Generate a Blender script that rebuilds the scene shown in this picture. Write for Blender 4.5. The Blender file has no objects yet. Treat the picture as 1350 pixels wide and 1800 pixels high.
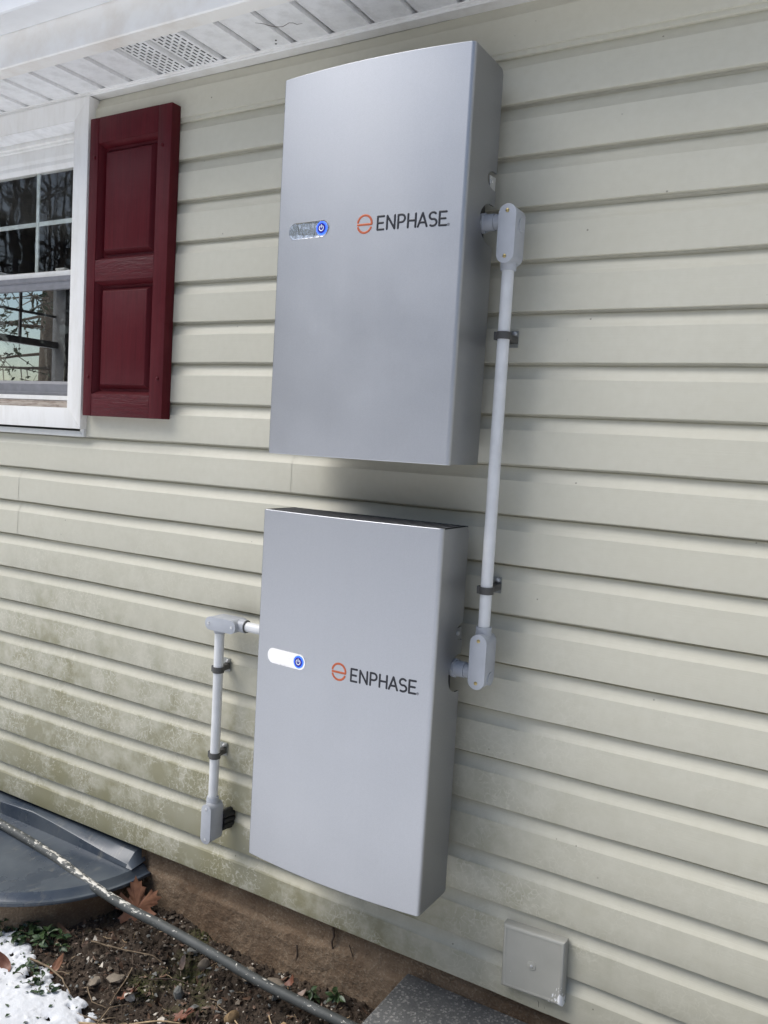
import bpy, bmesh, math, random
import numpy as np
from mathutils import Vector, Matrix

random.seed(7)
rng = np.random.default_rng(11)
scene = bpy.context.scene
COL = scene.collection

# ------------------------------------------------------------------ camera
cam_d = bpy.data.cameras.new('camera')
cam = bpy.data.objects.new('camera', cam_d)
COL.objects.link(cam)
cam_d.sensor_fit = 'VERTICAL'
cam_d.sensor_height = 36.0
cam_d.lens = 1474.23 / 1800 * 36.0
cam_d.clip_start = 0.02
cam_d.clip_end = 2000
CR = Vector((0.85819, 0.51012, 0.0574))
CU = Vector((-0.09034, 0.04001, 0.99511))
CF = Vector((-0.50533, 0.85917, -0.08042))
CP = Vector((1.441, -2.031, 0.9118))
m = Matrix((CR, CU, -CF)).transposed().to_4x4()
m.translation = CP
cam.matrix_world = m
scene.camera = cam

# ------------------------------------------------------------------ sky, sun, exposure
SUN_DIR = Vector((-0.72, -0.52, 1.22)).normalized()
world = bpy.data.worlds.new('World')
scene.world = world
world.use_nodes = True
wn = world.node_tree
bg = wn.nodes['Background']
sky = wn.nodes.new('ShaderNodeTexSky')
sky.sky_type = 'NISHITA'
sky.sun_disc = False
sky.sun_elevation = math.asin(SUN_DIR.z)
sky.sun_rotation = math.atan2(SUN_DIR.x, SUN_DIR.y)
sky.altitude = 0
sky.air_density = 1.0
sky.dust_density = 1.5
sky.ozone_density = 1.0
wn.links.new(sky.outputs[0], bg.inputs[0])
bg.inputs[1].default_value = 0.065
sun_d = bpy.data.lights.new('sun', 'SUN')
sun_d.energy = 1.5
sun_d.angle = math.radians(44)
sun_d.color = (1.0, 0.98, 0.95)
sun = bpy.data.objects.new('sun', sun_d)
COL.objects.link(sun)
sun.rotation_euler = SUN_DIR.to_track_quat('Z', 'Y').to_euler()
sun.location = (-6, -8, 8)
scene.view_settings.view_transform = 'Standard'
scene.view_settings.look = 'None'
scene.view_settings.gamma = 1.0
scene.view_settings.use_curve_mapping = False
scene.view_settings.exposure = 1.24

# ------------------------------------------------------------------ helpers
def tag(o, label=None, cat=None, group=None, kind=None):
    if label: o['label'] = label
    if cat: o['category'] = cat
    if group: o['group'] = group
    if kind: o['kind'] = kind
    return o

def thing(name, loc, label, cat, group=None):
    o = bpy.data.objects.new(name, None)
    o.empty_display_size = 0.05
    o.location = loc
    COL.objects.link(o)
    return tag(o, label, cat, group)

def link(name, me, mat, parent=None, smooth=None):
    """mesh vertices are in world coordinates; parts undo the location of their parent Empty"""
    o = bpy.data.objects.new(name, me)
    COL.objects.link(o)
    if mat and not me.materials:
        me.materials.append(mat)
    if smooth is not None:
        me.shade_smooth()
        me.set_sharp_from_angle(angle=math.radians(smooth))
    if parent is not None:
        o.parent = parent
        if parent.type == 'EMPTY':
            o.location = -parent.location
    return o

def mesh(name, v, f, mat, parent=None, smooth=None):
    me = bpy.data.meshes.new(name)
    me.from_pydata([tuple(map(float, p)) for p in v], [], [tuple(int(i) for i in q) for q in f])
    me.update()
    return link(name, me, mat, parent, smooth)

class MB:
    def __init__(s): s.v = []; s.f = []
    def add(s, v, f):
        n = len(s.v); s.v += [tuple(p) for p in v]; s.f += [tuple(i + n for i in q) for q in f]; return s
    def box(s, x0, x1, y0, y1, z0, z1):
        v = [(x0,y0,z0),(x1,y0,z0),(x1,y1,z0),(x0,y1,z0),(x0,y0,z1),(x1,y0,z1),(x1,y1,z1),(x0,y1,z1)]
        return s.add(v, [(0,3,2,1),(4,5,6,7),(0,1,5,4),(1,2,6,5),(2,3,7,6),(3,0,4,7)])
    def obj(s, name, mat, parent=None, smooth=None, bevel=0, seg=2):
        if bevel:
            bm = bmesh.new()
            vs = [bm.verts.new(p) for p in s.v]
            for q in s.f: bm.faces.new([vs[i] for i in q])
            bmesh.ops.recalc_face_normals(bm, faces=bm.faces)
            ed = [e for e in bm.edges if len(e.link_faces) == 2 and e.calc_face_angle() > 0.5]
            bmesh.ops.bevel(bm, geom=ed, offset=bevel, segments=seg, profile=0.5, affect='EDGES', clamp_overlap=True)
            me = bpy.data.meshes.new(name); bm.to_mesh(me); bm.free()
            return link(name, me, mat, parent, 40 if smooth is None else smooth)
        return mesh(name, s.v, s.f, mat, parent, smooth)

def box(name, x0, x1, y0, y1, z0, z1, mat, parent=None, bevel=0.0015):
    return MB().box(x0, x1, y0, y1, z0, z1).obj(name, mat, parent, bevel=bevel)

def frames(pts):
    P = [Vector(p) for p in pts]; out = []
    ref = None
    for i, p in enumerate(P):
        t = (P[min(i+1, len(P)-1)] - P[max(i-1, 0)]).normalized()
        if ref is None:
            ref = Vector((0,0,1)) if abs(t.z) < 0.9 else Vector((1,0,0))
        a = (ref - t * ref.dot(t)).normalized(); b = t.cross(a); ref = a
        out.append((p, t, a, b))
    return out

def tube(pts, r, seg=12, cap=True):
    n = len(pts); rs = r if hasattr(r, '__len__') else [r]*n
    v = []; f = []
    for (p, t, a, b), q in zip(frames(pts), rs):
        for k in range(seg):
            w = 2*math.pi*k/seg
            v.append(p + (a*math.cos(w) + b*math.sin(w))*q)
    for i in range(n-1):
        for k in range(seg):
            k2 = (k+1) % seg
            f.append((i*seg+k, i*seg+k2, (i+1)*seg+k2, (i+1)*seg+k))
    if cap:
        f.append(tuple(range(seg-1, -1, -1))); f.append(tuple((n-1)*seg+k for k in range(seg)))
    return v, f

def tube_obj(name, pts, r, mat, parent=None, seg=14, smooth=35):
    v, f = tube(pts, r, seg)
    return mesh(name, v, f, mat, parent, smooth)

def prism_y(outline, y0, y1):
    """outline in (x, z), extruded from y0 (front) to y1 (back)"""
    n = len(outline)
    v = [(x, y0, z) for x, z in outline] + [(x, y1, z) for x, z in outline]
    f = [tuple(range(n)), tuple(range(2*n-1, n-1, -1))]
    f += [(i, n+i, n+(i+1) % n, (i+1) % n) for i in range(n)]
    return v, f

def stadium(cx, cz, w, h, seg=10):
    o = []
    if h >= w:
        r = w/2; d = h/2 - r
        for k in range(seg+1): a = math.pi*k/seg; o.append((cx + r*math.cos(a), cz + d + r*math.sin(a)))
        for k in range(seg+1): a = math.pi + math.pi*k/seg; o.append((cx + r*math.cos(a), cz - d + r*math.sin(a)))
    else:
        r = h/2; d = w/2 - r
        for k in range(seg+1): a = -math.pi/2 + math.pi*k/seg; o.append((cx + d + r*math.cos(a), cz + r*math.sin(a)))
        for k in range(seg+1): a = math.pi/2 + math.pi*k/seg; o.append((cx - d + r*math.cos(a), cz + r*math.sin(a)))
    return o

def extrude_x(prof, x0, x1):
    """closed (y, z) profile swept along x"""
    n = len(prof)
    v = [(x0, y, z) for y, z in prof] + [(x1, y, z) for y, z in prof]
    f = [(i, (i+1) % n, n+(i+1) % n, n+i) for i in range(n)]
    f += [tuple(range(n-1, -1, -1)), tuple(range(n, 2*n))]
    return v, f

# value noise (numpy)
def vnoise(x, y, seed):
    x = np.asarray(x, float); y = np.asarray(y, float)
    xi = np.floor(x).astype(np.int64); yi = np.floor(y).astype(np.int64)
    xf = x - xi; yf = y - yi
    u = xf*xf*(3-2*xf); w = yf*yf*(3-2*yf)
    def h(a, b):
        k = (a*374761393 + b*668265263 + seed*974711) & 0x7fffffff
        k = ((k ^ (k >> 13)) * 1274126177) & 0x7fffffff
        return ((k ^ (k >> 16)) & 0xffff) / 65535.0
    return (h(xi, yi)*(1-u) + h(xi+1, yi)*u)*(1-w) + (h(xi, yi+1)*(1-u) + h(xi+1, yi+1)*u)*w
def fbm(x, y, seed, oct=4):
    s = 0; a = 0.5; t = 0
    for i in range(oct):
        s = s + a*vnoise(x*2**i, y*2**i, seed+i); t += a; a *= 0.5
    return s/t

# ------------------------------------------------------------------ materials
class NT:
    def __init__(s, name):
        s.m = bpy.data.materials.new(name); s.m.use_nodes = True
        s.t = s.m.node_tree; s.b = s.t.nodes['Principled BSDF']; s.out = s.t.nodes['Material Output']
        s.co = None
    def n(s, typ, **kw):
        q = s.t.nodes.new(typ)
        for k, v in kw.items(): setattr(q, k, v)
        return q
    def l(s, a, b): s.t.links.new(a, b)
    def pos(s):
        if s.co is None: s.co = s.n('ShaderNodeTexCoord').outputs['Object']
        return s.co
    def mapped(s, sc, co=None):
        q = s.n('ShaderNodeMapping'); q.inputs['Scale'].default_value = sc
        s.l(co or s.pos(), q.inputs[0]); return q.outputs[0]
    def noise(s, scale, detail=4, rough=0.55, co=None, dist=0.0):
        q = s.n('ShaderNodeTexNoise'); q.inputs['Scale'].default_value = scale
        q.inputs['Detail'].default_value = detail; q.inputs['Roughness'].default_value = rough
        q.inputs['Distortion'].default_value = dist
        s.l(co or s.pos(), q.inputs['Vector']); return q.outputs['Fac']
    def rng(s, v, a, b, c=0.0, d=1.0, smooth=False):
        q = s.n('ShaderNodeMapRange'); q.clamp = True
        if smooth: q.interpolation_type = 'SMOOTHSTEP'
        for i, z in zip((1,2,3,4), (a,b,c,d)): q.inputs[i].default_value = z
        s.l(v, q.inputs[0]); return q.outputs[0]
    def math(s, op, a, b=None):
        q = s.n('ShaderNodeMath', operation=op)
        for i, z in enumerate((a, b)):
            if z is None: continue
            if isinstance(z, (int, float)): q.inputs[i].default_value = z
            else: s.l(z, q.inputs[i])
        return q.outputs[0]
    def mix(s, fac, a, b):
        q = s.n('ShaderNodeMix', data_type='RGBA')
        if isinstance(fac, (int, float)): q.inputs[0].default_value = fac
        else: s.l(fac, q.inputs[0])
        for i, z in ((6, a), (7, b)):
            if isinstance(z, tuple): q.inputs[i].default_value = (*z, 1)
            else: s.l(z, q.inputs[i])
        return q.outputs[2]
    def set(s, **kw):
        for k, v in kw.items():
            i = s.b.inputs[k.replace('_', ' ')]
            if isinstance(v, tuple): i.default_value = (*v, 1)
            elif isinstance(v, (int, float)): i.default_value = v
            else: s.l(v, i)
        return s
    def bump(s, h, strength=0.3, dist=0.001, chain=None):
        q = s.n('ShaderNodeBump'); q.inputs['Strength'].default_value = strength; q.inputs['Distance'].default_value = dist
        s.l(h, q.inputs['Height'])
        if chain: s.l(chain, q.inputs['Normal'])
        s.l(q.outputs[0], s.b.inputs['Normal']); return q.outputs[0]
    def sep(s):
        q = s.n('ShaderNodeSeparateXYZ'); s.l(s.pos(), q.inputs[0]); return q.outputs

def simple(name, col, rough=0.5, metal=0.0, var=0.12, vscale=30, bump=0.0, bscale=200):
    t = NT(name)
    nz = t.noise(vscale)
    a = tuple(c*(1-var) for c in col); b = tuple(min(1, c*(1+var)) for c in col)
    t.set(Base_Color=t.mix(t.rng(nz, 0.3, 0.7), a, b), Roughness=rough, Metallic=metal)
    if bump: t.bump(t.noise(bscale), bump, 0.001)
    return t.m

Z0, SP = 1.9164, 0.1296           # first butt edge, course exposure

def mat_siding():
    t = NT('vinyl_siding')
    x, y, z = t.sep()
    n1 = t.noise(2.2, 5); n2 = t.noise(14, 6, 0.65); n3 = t.noise(90, 4)
    low = t.rng(z, 0.75, -0.45, 0, 1)
    left = t.rng(x, 0.95, -0.45, 0.20, 1)
    g = t.math('MULTIPLY', t.math('POWER', low, 1.45), left)
    g = t.math('MULTIPLY', g, t.rng(n1, 0.30, 0.62, 0.35, 1.8))
    g = t.math('MULTIPLY', g, t.rng(n2, 0.34, 0.62, 0.35, 1.2))
    fr = t.math('FRACT', t.math('MULTIPLY', t.math('SUBTRACT', Z0, z), 1/SP))
    face = t.rng(fr, 0.27, 0.33, 0.30, 1.0)
    g = t.math('MULTIPLY', g, face)
    # grazing trails of snails in the algae film: wandering pale lines
    wob = t.n('ShaderNodeTexNoise'); wob.inputs['Scale'].default_value = 22; wob.inputs['Detail'].default_value = 3
    t.l(t.pos(), wob.inputs['Vector'])
    add = t.n('ShaderNodeVectorMath', operation='MULTIPLY_ADD')
    t.l(wob.outputs['Color'], add.inputs[0]); add.inputs[1].default_value = (0.07, 0.07, 0.07); t.l(t.pos(), add.inputs[2])
    vo = t.n('ShaderNodeTexVoronoi', feature='DISTANCE_TO_EDGE'); vo.inputs['Scale'].default_value = 44
    t.l(add.outputs[0], vo.inputs['Vector'])
    tr = t.rng(vo.outputs['Distance'], 0.02, 0.085, 1, 0)
    patch = t.rng(t.noise(5.5, 3), 0.42, 0.54)
    tr = t.math('MULTIPLY', tr, patch)
    tr = t.math('MULTIPLY', tr, t.rng(n3, 0.35, 0.55))
    clean = t.mix(t.rng(n1, 0.3, 0.7), (0.528, 0.506, 0.408), (0.572, 0.550, 0.452))
    clean = t.mix(t.rng(t.noise(45, 5), 0.35, 0.75, 0, 0.35), clean, (0.48, 0.455, 0.355))
    dirt = t.mix(t.rng(t.noise(4, 3), 0.35, 0.65), (0.215, 0.198, 0.098), (0.28, 0.268, 0.180))
    g2 = t.math('MULTIPLY', g, t.rng(tr, 0, 1, 1, 0.12))
    col = t.mix(t.math('MINIMUM', g2, 0.9), clean, dirt)
    # scattered dark specks
    sp = t.n('ShaderNodeTexVoronoi'); sp.inputs['Scale'].default_value = 26; t.l(t.pos(), sp.inputs['Vector'])
    sp2 = t.math('MULTIPLY', t.rng(sp.outputs['Distance'], 0.05, 0.08, 1, 0), t.rng(t.noise(7, 2), 0.56, 0.6))
    col = t.mix(t.math('MULTIPLY', sp2, 0.65), col, (0.10, 0.085, 0.06))
    t.set(Base_Color=col, Roughness=0.5)
    gr = t.noise(1.0, 6, 0.6, t.mapped((5, 60, 330)))
    b1 = t.bump(gr, 0.34, 0.0012)
    t.bump(t.noise(3.2, 2), 0.35, 0.006, b1)
    return t.m

def mat_silver():
    t = NT('silver_powder_coat')
    fl = t.n('ShaderNodeTexVoronoi'); fl.inputs['Scale'].default_value = 900; t.l(t.pos(), fl.inputs['Vector'])
    c = t.mix(t.rng(fl.outputs['Color'], 0.2, 0.8), (0.472, 0.480, 0.494), (0.512, 0.520, 0.536))
    t.set(Base_Color=c, Metallic=1.0, Roughness=t.rng(t.noise(6, 3), 0.3, 0.7, 0.44, 0.49), Coat_Weight=0.0, Coat_Roughness=0.12)
    t.b.inputs['Specular Tint'].default_value = (0.0, 0.0, 0.0, 1)
    t.bump(t.noise(700, 2), 0.06, 0.0004)
    return t.m

def mat_shutter():
    t = NT('maroon_vinyl')
    gr = t.noise(1.0, 5, 0.6, t.mapped((90, 90, 5)), dist=0.6)
    c = t.mix(t.rng(gr, 0.3, 0.7), (0.060, 0.0045, 0.0075), (0.088, 0.0068, 0.011))
    c = t.mix(t.rng(t.noise(7, 5, 0.65), 0.45, 0.75, 0, 0.35), c, (0.11, 0.022, 0.026))
    t.set(Base_Color=c, Roughness=0.5, Specular_IOR_Level=0.16)
    t.bump(gr, 0.4, 0.0015)
    return t.m

def mat_white(name, base=(0.80, 0.785, 0.745), dirt=(0.52, 0.48, 0.40), amt=0.4, streak=(6, 6, 1.5)):
    t = NT(name)
    n = t.noise(3.0, 6, 0.65, t.mapped(streak))
    t.set(Base_Color=t.mix(t.rng(n, 0.45, 0.75, 0, amt), base, dirt), Roughness=0.45)
    t.bump(t.noise(160), 0.06, 0.0006)
    return t.m

def mat_glass():
    t = NT('window_glass')
    t.t.nodes.remove(t.b)
    tr = t.n('ShaderNodeBsdfTransparent'); tr.inputs[0].default_value = (0.955, 0.96, 0.945, 1)
    gl = t.n('ShaderNodeBsdfGlossy'); gl.inputs['Roughness'].default_value = 0.015
    lw = t.n('ShaderNodeLayerWeight'); lw.inputs[0].default_value = 0.5
    frv = t.math('ADD', t.math('MULTIPLY', t.math('POWER', lw.outputs['Facing'], 5.0), 0.95), 0.035)
    bp = t.n('ShaderNodeBump'); bp.inputs['Strength'].default_value = 0.05; bp.inputs['Distance'].default_value = 0.01
    t.l(t.noise(5, 2), bp.inputs['Height']); t.l(bp.outputs[0], gl.inputs['Normal'])
    mx = t.n('ShaderNodeMixShader')
    t.l(frv, mx.inputs[0]); t.l(tr.outputs[0], mx.inputs[1]); t.l(gl.outputs[0], mx.inputs[2])
    t.l(mx.outputs[0], t.out.inputs[0])
    return t.m

def mat_screen():
    t = NT('insect_screen')
    tr = t.n('ShaderNodeBsdfTransparent')
    mx = t.n('ShaderNodeMixShader'); mx.inputs[0].default_value = 0.10
    t.set(Base_Color=(0.02, 0.02, 0.02), Roughness=0.8)
    t.l(tr.outputs[0], mx.inputs[1]); t.l(t.b.outputs[0], mx.inputs[2]); t.l(mx.outputs[0], t.out.inputs[0])
    return t.m

def mat_foundation():
    t = NT('parged_concrete')
    n = t.noise(6, 6, 0.6); f = t.noise(120, 4, 0.7)
    c = t.mix(t.rng(n, 0.3, 0.7), (0.17, 0.112, 0.066), (0.25, 0.178, 0.115))
    c = t.mix(t.rng(f, 0.50, 0.70, 0, 0.7), c, (0.38, 0.31, 0.22))
    x, y, z = t.sep()
    wet = t.math('MULTIPLY', t.rng(t.noise(4.5, 5, 0.65), 0.45, 0.62), 0.6)
    c = t.mix(wet, c, (0.10, 0.055, 0.028))
    t.set(Base_Color=c, Roughness=0.9)
    t.bump(f, 0.9, 0.005, t.bump(t.noise(35, 5, 0.65), 0.7, 0.012))
    return t.m

def mat_concrete():
    t = NT('exposed_concrete')
    n = t.noise(8, 5); f = t.noise(190, 3, 0.7)
    c = t.mix(t.rng(n, 0.3, 0.7), (0.075, 0.076, 0.075), (0.125, 0.125, 0.12))
    vo = t.n('ShaderNodeTexVoronoi'); vo.inputs['Scale'].default_value = 170; t.l(t.pos(), vo.inputs['Vector'])
    c = t.mix(t.rng(vo.outputs['Color'], 0.62, 0.9, 0, 0.8), c, (0.30, 0.29, 0.27))
    c = t.mix(t.rng(f, 0.6, 0.72, 0, 0.6), c, (0.03, 0.03, 0.03))
    t.set(Base_Color=c, Roughness=0.92)
    t.bump(vo.outputs['Distance'], 0.5, 0.003)
    return t.m

def mat_soil():
    t = NT('soil')
    n = t.noise(9, 6, 0.65); f = t.noise(150, 5, 0.75)
    c = t.mix(t.rng(n, 0.3, 0.7), (0.028, 0.019, 0.012), (0.068, 0.046, 0.030))
    c = t.mix(t.rng(f, 0.5, 0.75, 0, 0.6), c, (0.13, 0.098, 0.068))
    moss = t.math('MULTIPLY', t.rng(t.noise(4.2, 3), 0.60, 0.68), t.rng(f, 0.4, 0.6))
    c = t.mix(moss, c, (0.06, 0.07, 0.015))
    t.set(Base_Color=c, Roughness=0.95)
    t.bump(f, 0.8, 0.004)
    return t.m

def mat_snow(name='snow', k=1.0):
    t = NT(name)
    n = t.noise(30, 5)
    t.set(Base_Color=t.mix(t.rng(n, 0.3, 0.7), (0.78*k, 0.80*k, 0.83*k), (0.86*k, 0.87*k, 0.89*k)), Roughness=0.6)
    t.bump(t.noise(220, 4), 0.4, 0.003)
    return t.m

def mat_cover():
    t = NT('smoky_plastic')
    n = t.noise(5, 5, 0.6); s = t.noise(1.0, 5, 0.7, t.mapped((30, 9, 9)), dist=1.5)
    c = t.mix(t.rng(n, 0.35, 0.65), (0.043, 0.056, 0.076), (0.088, 0.104, 0.120))
    c = t.mix(t.rng(s, 0.56, 0.75, 0, 0.55), c, (0.22, 0.21, 0.18))
    t.set(Base_Color=c, Roughness=t.rng(n, 0.3, 0.7, 0.20, 0.42))
    t.bump(t.noise(40, 4), 0.1, 0.001)
    return t.m

def mat_pipe():
    t = NT('flaking_paint_pipe')
    x, y, z = t.sep()
    n = t.noise(72, 6, 0.7, t.mapped((0.5, 1, 1)))
    band = t.rng(x, -0.36, -0.60, 0.0, 1.0)
    band = t.math('MULTIPLY', band, t.rng(x, -1.12, -0.98, 0.25, 1))
    up = t.n('ShaderNodeNewGeometry'); sz = t.n('ShaderNodeSeparateXYZ'); t.l(up.outputs['True Normal'], sz.inputs[0])
    top = t.rng(sz.outputs[2], -0.1, 0.75, -0.10, 0.10)
    thr = t.rng(t.math('ADD', t.math('ADD', n, top), t.math('MULTIPLY', band, 0.10)), 0.715, 0.73)
    speck = t.rng(t.noise(75, 2), 0.70, 0.72)
    c = t.mix(t.rng(t.noise(14, 5), 0.3, 0.7), (0.045, 0.05, 0.048), (0.09, 0.095, 0.09))
    c = t.mix(t.math('MAXIMUM', thr, speck), c, (0.66, 0.63, 0.56))
    t.set(Base_Color=c, Roughness=0.6)
    t.bump(t.math('ADD', thr, t.math('MULTIPLY', n, 0.5)), 0.4, 0.0015)
    return t.m

def mat_film():
    t = NT('mirror_film')
    n = t.noise(30, 1, 0.5, t.mapped((2.2, 1, 0.8)), dist=1.0)
    t.set(Base_Color=(0.86, 0.83, 0.79), Metallic=1.0, Roughness=0.05)
    t.bump(n, 0.32, 0.004)
    return t.m

def emit(name, col, st):
    t = NT(name); t.set(Base_Color=col, Roughness=0.4)
    t.b.inputs['Emission Color'].default_value = (*col, 1); t.b.inputs['Emission Strength'].default_value = st
    return t.m

def mat_leaf(name, a, b, rough=0.55):
    t = NT(name)
    t.set(Base_Color=t.mix(t.rng(t.noise(40, 4), 0.35, 0.65), a, b), Roughness=rough)
    t.bump(t.noise(120), 0.3, 0.001)
    return t.m

def mat_plate():
    t = NT('painted_cover_plate')
    n = t.noise(60, 4, 0.7, t.mapped((1.5, 1, 0.5))); x, y, z = t.sep()
    cor = t.math('MULTIPLY', t.rng(x, 0.80, 0.855), t.rng(z, -0.41, -0.47))
    chip = t.rng(t.math('ADD', n, t.math('MULTIPLY', cor, 0.26)), 0.735, 0.745)
    c = t.mix(t.rng(t.noise(12, 5), 0.3, 0.7), (0.345, 0.338, 0.295), (0.39, 0.382, 0.335))
    t.set(Base_Color=t.mix(chip, c, (0.86, 0.86, 0.85)), Roughness=0.5)
    t.bump(t.noise(120, 4), 0.1, 0.0008)
    return t.m

M = dict(
    siding=mat_siding(), silver=mat_silver(), shutter=mat_shutter(), white=mat_white('white_vinyl_trim'),
    soffit=mat_white('white_soffit', (0.87, 0.865, 0.85), (0.50, 0.49, 0.46), 0.55),
    fascia=mat_white('white_fascia', (0.88, 0.86, 0.81), (0.62, 0.53, 0.42), 0.5, (2, 2, 2)),
    gutter=mat_white('white_gutter', (0.80, 0.805, 0.80), (0.55, 0.54, 0.52), 0.3, (2, 2, 2)),
    trimgrey=mat_white('weathered_trim', (0.60, 0.60, 0.57), (0.45, 0.44, 0.40), 0.4),
    dirtysill=mat_white('dirty_sill', (0.42, 0.36, 0.30), (0.13, 0.08, 0.05), 0.95, (8, 8, 40)),
    glass=mat_glass(), screen=mat_screen(), scrframe=simple('grey_screen_frame', (0.19, 0.19, 0.20), 0.45),
    muntin=simple('white_grille', (0.62, 0.66, 0.64), 0.4), dark=simple('black_parts_and_shade', (0.012, 0.012, 0.013), 0.5),  # black also serves as painted darkness inside vents, slots and notches
    slat=simple('vent_slat', (0.17, 0.172, 0.178), 0.65, 0.0), body=simple('dark_metal_body', (0.05, 0.052, 0.055), 0.5, 0.3),
    found=mat_foundation(), concrete=mat_concrete(), soil=mat_soil(), snow=mat_snow(), dimsnow=mat_snow('dimmed_snow', 0.80), cover=mat_cover(),
    pipe=mat_pipe(), film=mat_film(), plate=mat_plate(),
    strutm=simple('galvanised_strut', (0.30, 0.31, 0.29), 0.5, 0.4),
    pvc=simple('pale_grey_pvc', (0.64, 0.645, 0.64), 0.38, var=0.07, vscale=18, bump=0.03),
    lb=simple('grey_conduit_body', (0.38, 0.395, 0.42), 0.42, var=0.06, vscale=25, bump=0.06, bscale=350),
    strap=simple('dark_grey_strap', (0.065, 0.063, 0.058), 0.5), steel=simple('zinc_steel', (0.66, 0.66, 0.65), 0.35, 0.75),
    brass=simple('brass_screw', (0.42, 0.33, 0.15), 0.35, 0.9), ink=simple('black_ink', (0.012, 0.013, 0.018), 0.45),
    orange=simple('orange_ink', (0.46, 0.10, 0.035), 0.45), blue=emit('blue_light', (0.03, 0.10, 0.95), 0.9),
    bluein=emit('blue_button', (0.005, 0.008, 0.16), 0.25), wsym=simple('white_symbol', (0.8, 0.82, 0.9), 0.4),
    room=simple('room_plaster', (0.20, 0.19, 0.17), 0.8), maroon=simple('maroon_paint', (0.03, 0.008, 0.013), 0.5),
    roof=simple('asphalt_shingle', (0.06, 0.06, 0.06), 0.9), attic=simple('attic_wood', (0.10, 0.07, 0.045), 0.9),
    bark=simple('bark', (0.10, 0.078, 0.06), 0.9, var=0.3, vscale=12, bump=0.4, bscale=40),
    needle=simple('pine_needles', (0.045, 0.06, 0.03), 0.7, var=0.4, vscale=3),
    stone=simple('pale_stone', (0.20, 0.165, 0.125), 0.85, var=0.3, vscale=40, bump=0.5, bscale=120),
    stone2=simple('tan_stone', (0.30, 0.20, 0.10), 0.85, var=0.3, vscale=40, bump=0.5, bscale=120),
    stone3=simple('grey_stone', (0.16, 0.16, 0.145), 0.85, var=0.3, vscale=40, bump=0.5, bscale=120),
    twig=simple('dry_twig', (0.20, 0.145, 0.09), 0.8, var=0.35, vscale=60), twig2=simple('dark_twig', (0.075, 0.052, 0.036), 0.8, var=0.3, vscale=60),
    straw=simple('straw', (0.42, 0.30, 0.17), 0.7, var=0.3, vscale=60),
    mapleleaf=mat_leaf('dry_maple_leaf', (0.20, 0.085, 0.045), (0.30, 0.14, 0.075)),
    oakleaf=mat_leaf('dry_oak_leaf', (0.13, 0.045, 0.025), (0.20, 0.085, 0.05)),
    paleleaf=mat_leaf('pale_dead_leaf', (0.22, 0.16, 0.13), (0.30, 0.23, 0.19)),
    litter=mat_leaf('leaf_crumbs', (0.085, 0.048, 0.030), (0.16, 0.095, 0.06)),
    green=mat_leaf('evergreen_leaf', (0.022, 0.045, 0.018), (0.05, 0.085, 0.03), 0.4),
    field=simple('straw_field', (0.80, 0.56, 0.10), 0.9, var=0.15, vscale=0.2), chip=simple('pale_chip', (0.55, 0.50, 0.42), 0.8, var=0.25, vscale=60),
)

# ================================================================== SETTING
BASE = Vector((0, 0, -0.78))
house = thing('house', BASE, 'pale beige house wall with lap siding, white eaves and a window', 'house')

# far ground
tag(mesh('snow_lawn', [(-400, -400, -0.83), (400, -400, -0.83), (400, 400, -0.83), (-400, 400, -0.83)], [(0, 1, 2, 3)], M['snow']), kind='structure')
v = []; f = []
nx, ny = 24, 16
for j in range(ny+1):
    for i in range(nx+1):
        y = -60 + i*10; s = j/ny; x = -30 - s*60
        v.append((x, y, -0.9 + 5.2*s*s*(3-2*s) + 0.3*math.sin(y*0.07 + s*3)))
f = [(j*(nx+1)+i, (j+1)*(nx+1)+i, (j+1)*(nx+1)+i+1, j*(nx+1)+i+1) for j in range(ny) for i in range(nx)]
tag(mesh('field_slope', v, f, M['field'], smooth=60), kind='structure')

# soil
def soil_z(x, y):
    base = np.interp(x, [-1.6, -0.8, -0.53, -0.3, -0.1, 0.09, 0.26, 0.6], [-0.745, -0.735, -0.737, -0.772, -0.780, -0.768, -0.756, -0.75])
    h = base + 0.06*y
    c = fbm(x*28, y*28, 3, 3); d = fbm(x*70+9, y*70, 8, 3)
    e = fbm(x*150+4, y*150, 12, 2)
    h = h + 0.034*(c - 0.5) + 0.024*np.abs(d - 0.5)*2 - 0.008 + 0.007*(e - 0.5)
    h = h - 0.035*np.exp(-(((x+0.27)/0.05)**2 + ((y+0.13)/0.03)**2))       # small hole beside the pipe
    return h
gx = np.arange(-1.75, 0.62, 0.0045); gy = np.arange(-0.85, 0.06, 0.0045)
X, Yg = np.meshgrid(gx, gy)
S = soil_z(X, Yg)
edge = np.clip((Yg + 0.85)/0.12, 0, 1)
S = -0.85 + (S + 0.85)*edge
nvx = len(gx)
def grid_mesh(name, X, Y, Zv, keep, mat):
    idx = np.arange(X.size).reshape(X.shape)
    a, b, c, d = idx[:-1, :-1], idx[:-1, 1:], idx[1:, 1:], idx[1:, :-1]
    k = keep[:-1, :-1] & keep[:-1, 1:] & keep[1:, 1:] & keep[1:, :-1]
    F = np.stack([a[k], b[k], c[k], d[k]], -1)
    used = np.unique(F); mp = np.zeros(X.size, int); mp[used] = np.arange(len(used))
    V = np.stack([X.ravel(), Y.ravel(), Zv.ravel()], -1)[used]
    me = bpy.data.meshes.new(name)
    me.from_pydata(V.tolist(), [], mp[F].tolist()); me.update()
    return link(name, me, mat, None, 180)
tag(grid_mesh('soil', X, Yg, S, np.ones_like(X, bool), M['soil']), kind='structure')

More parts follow.
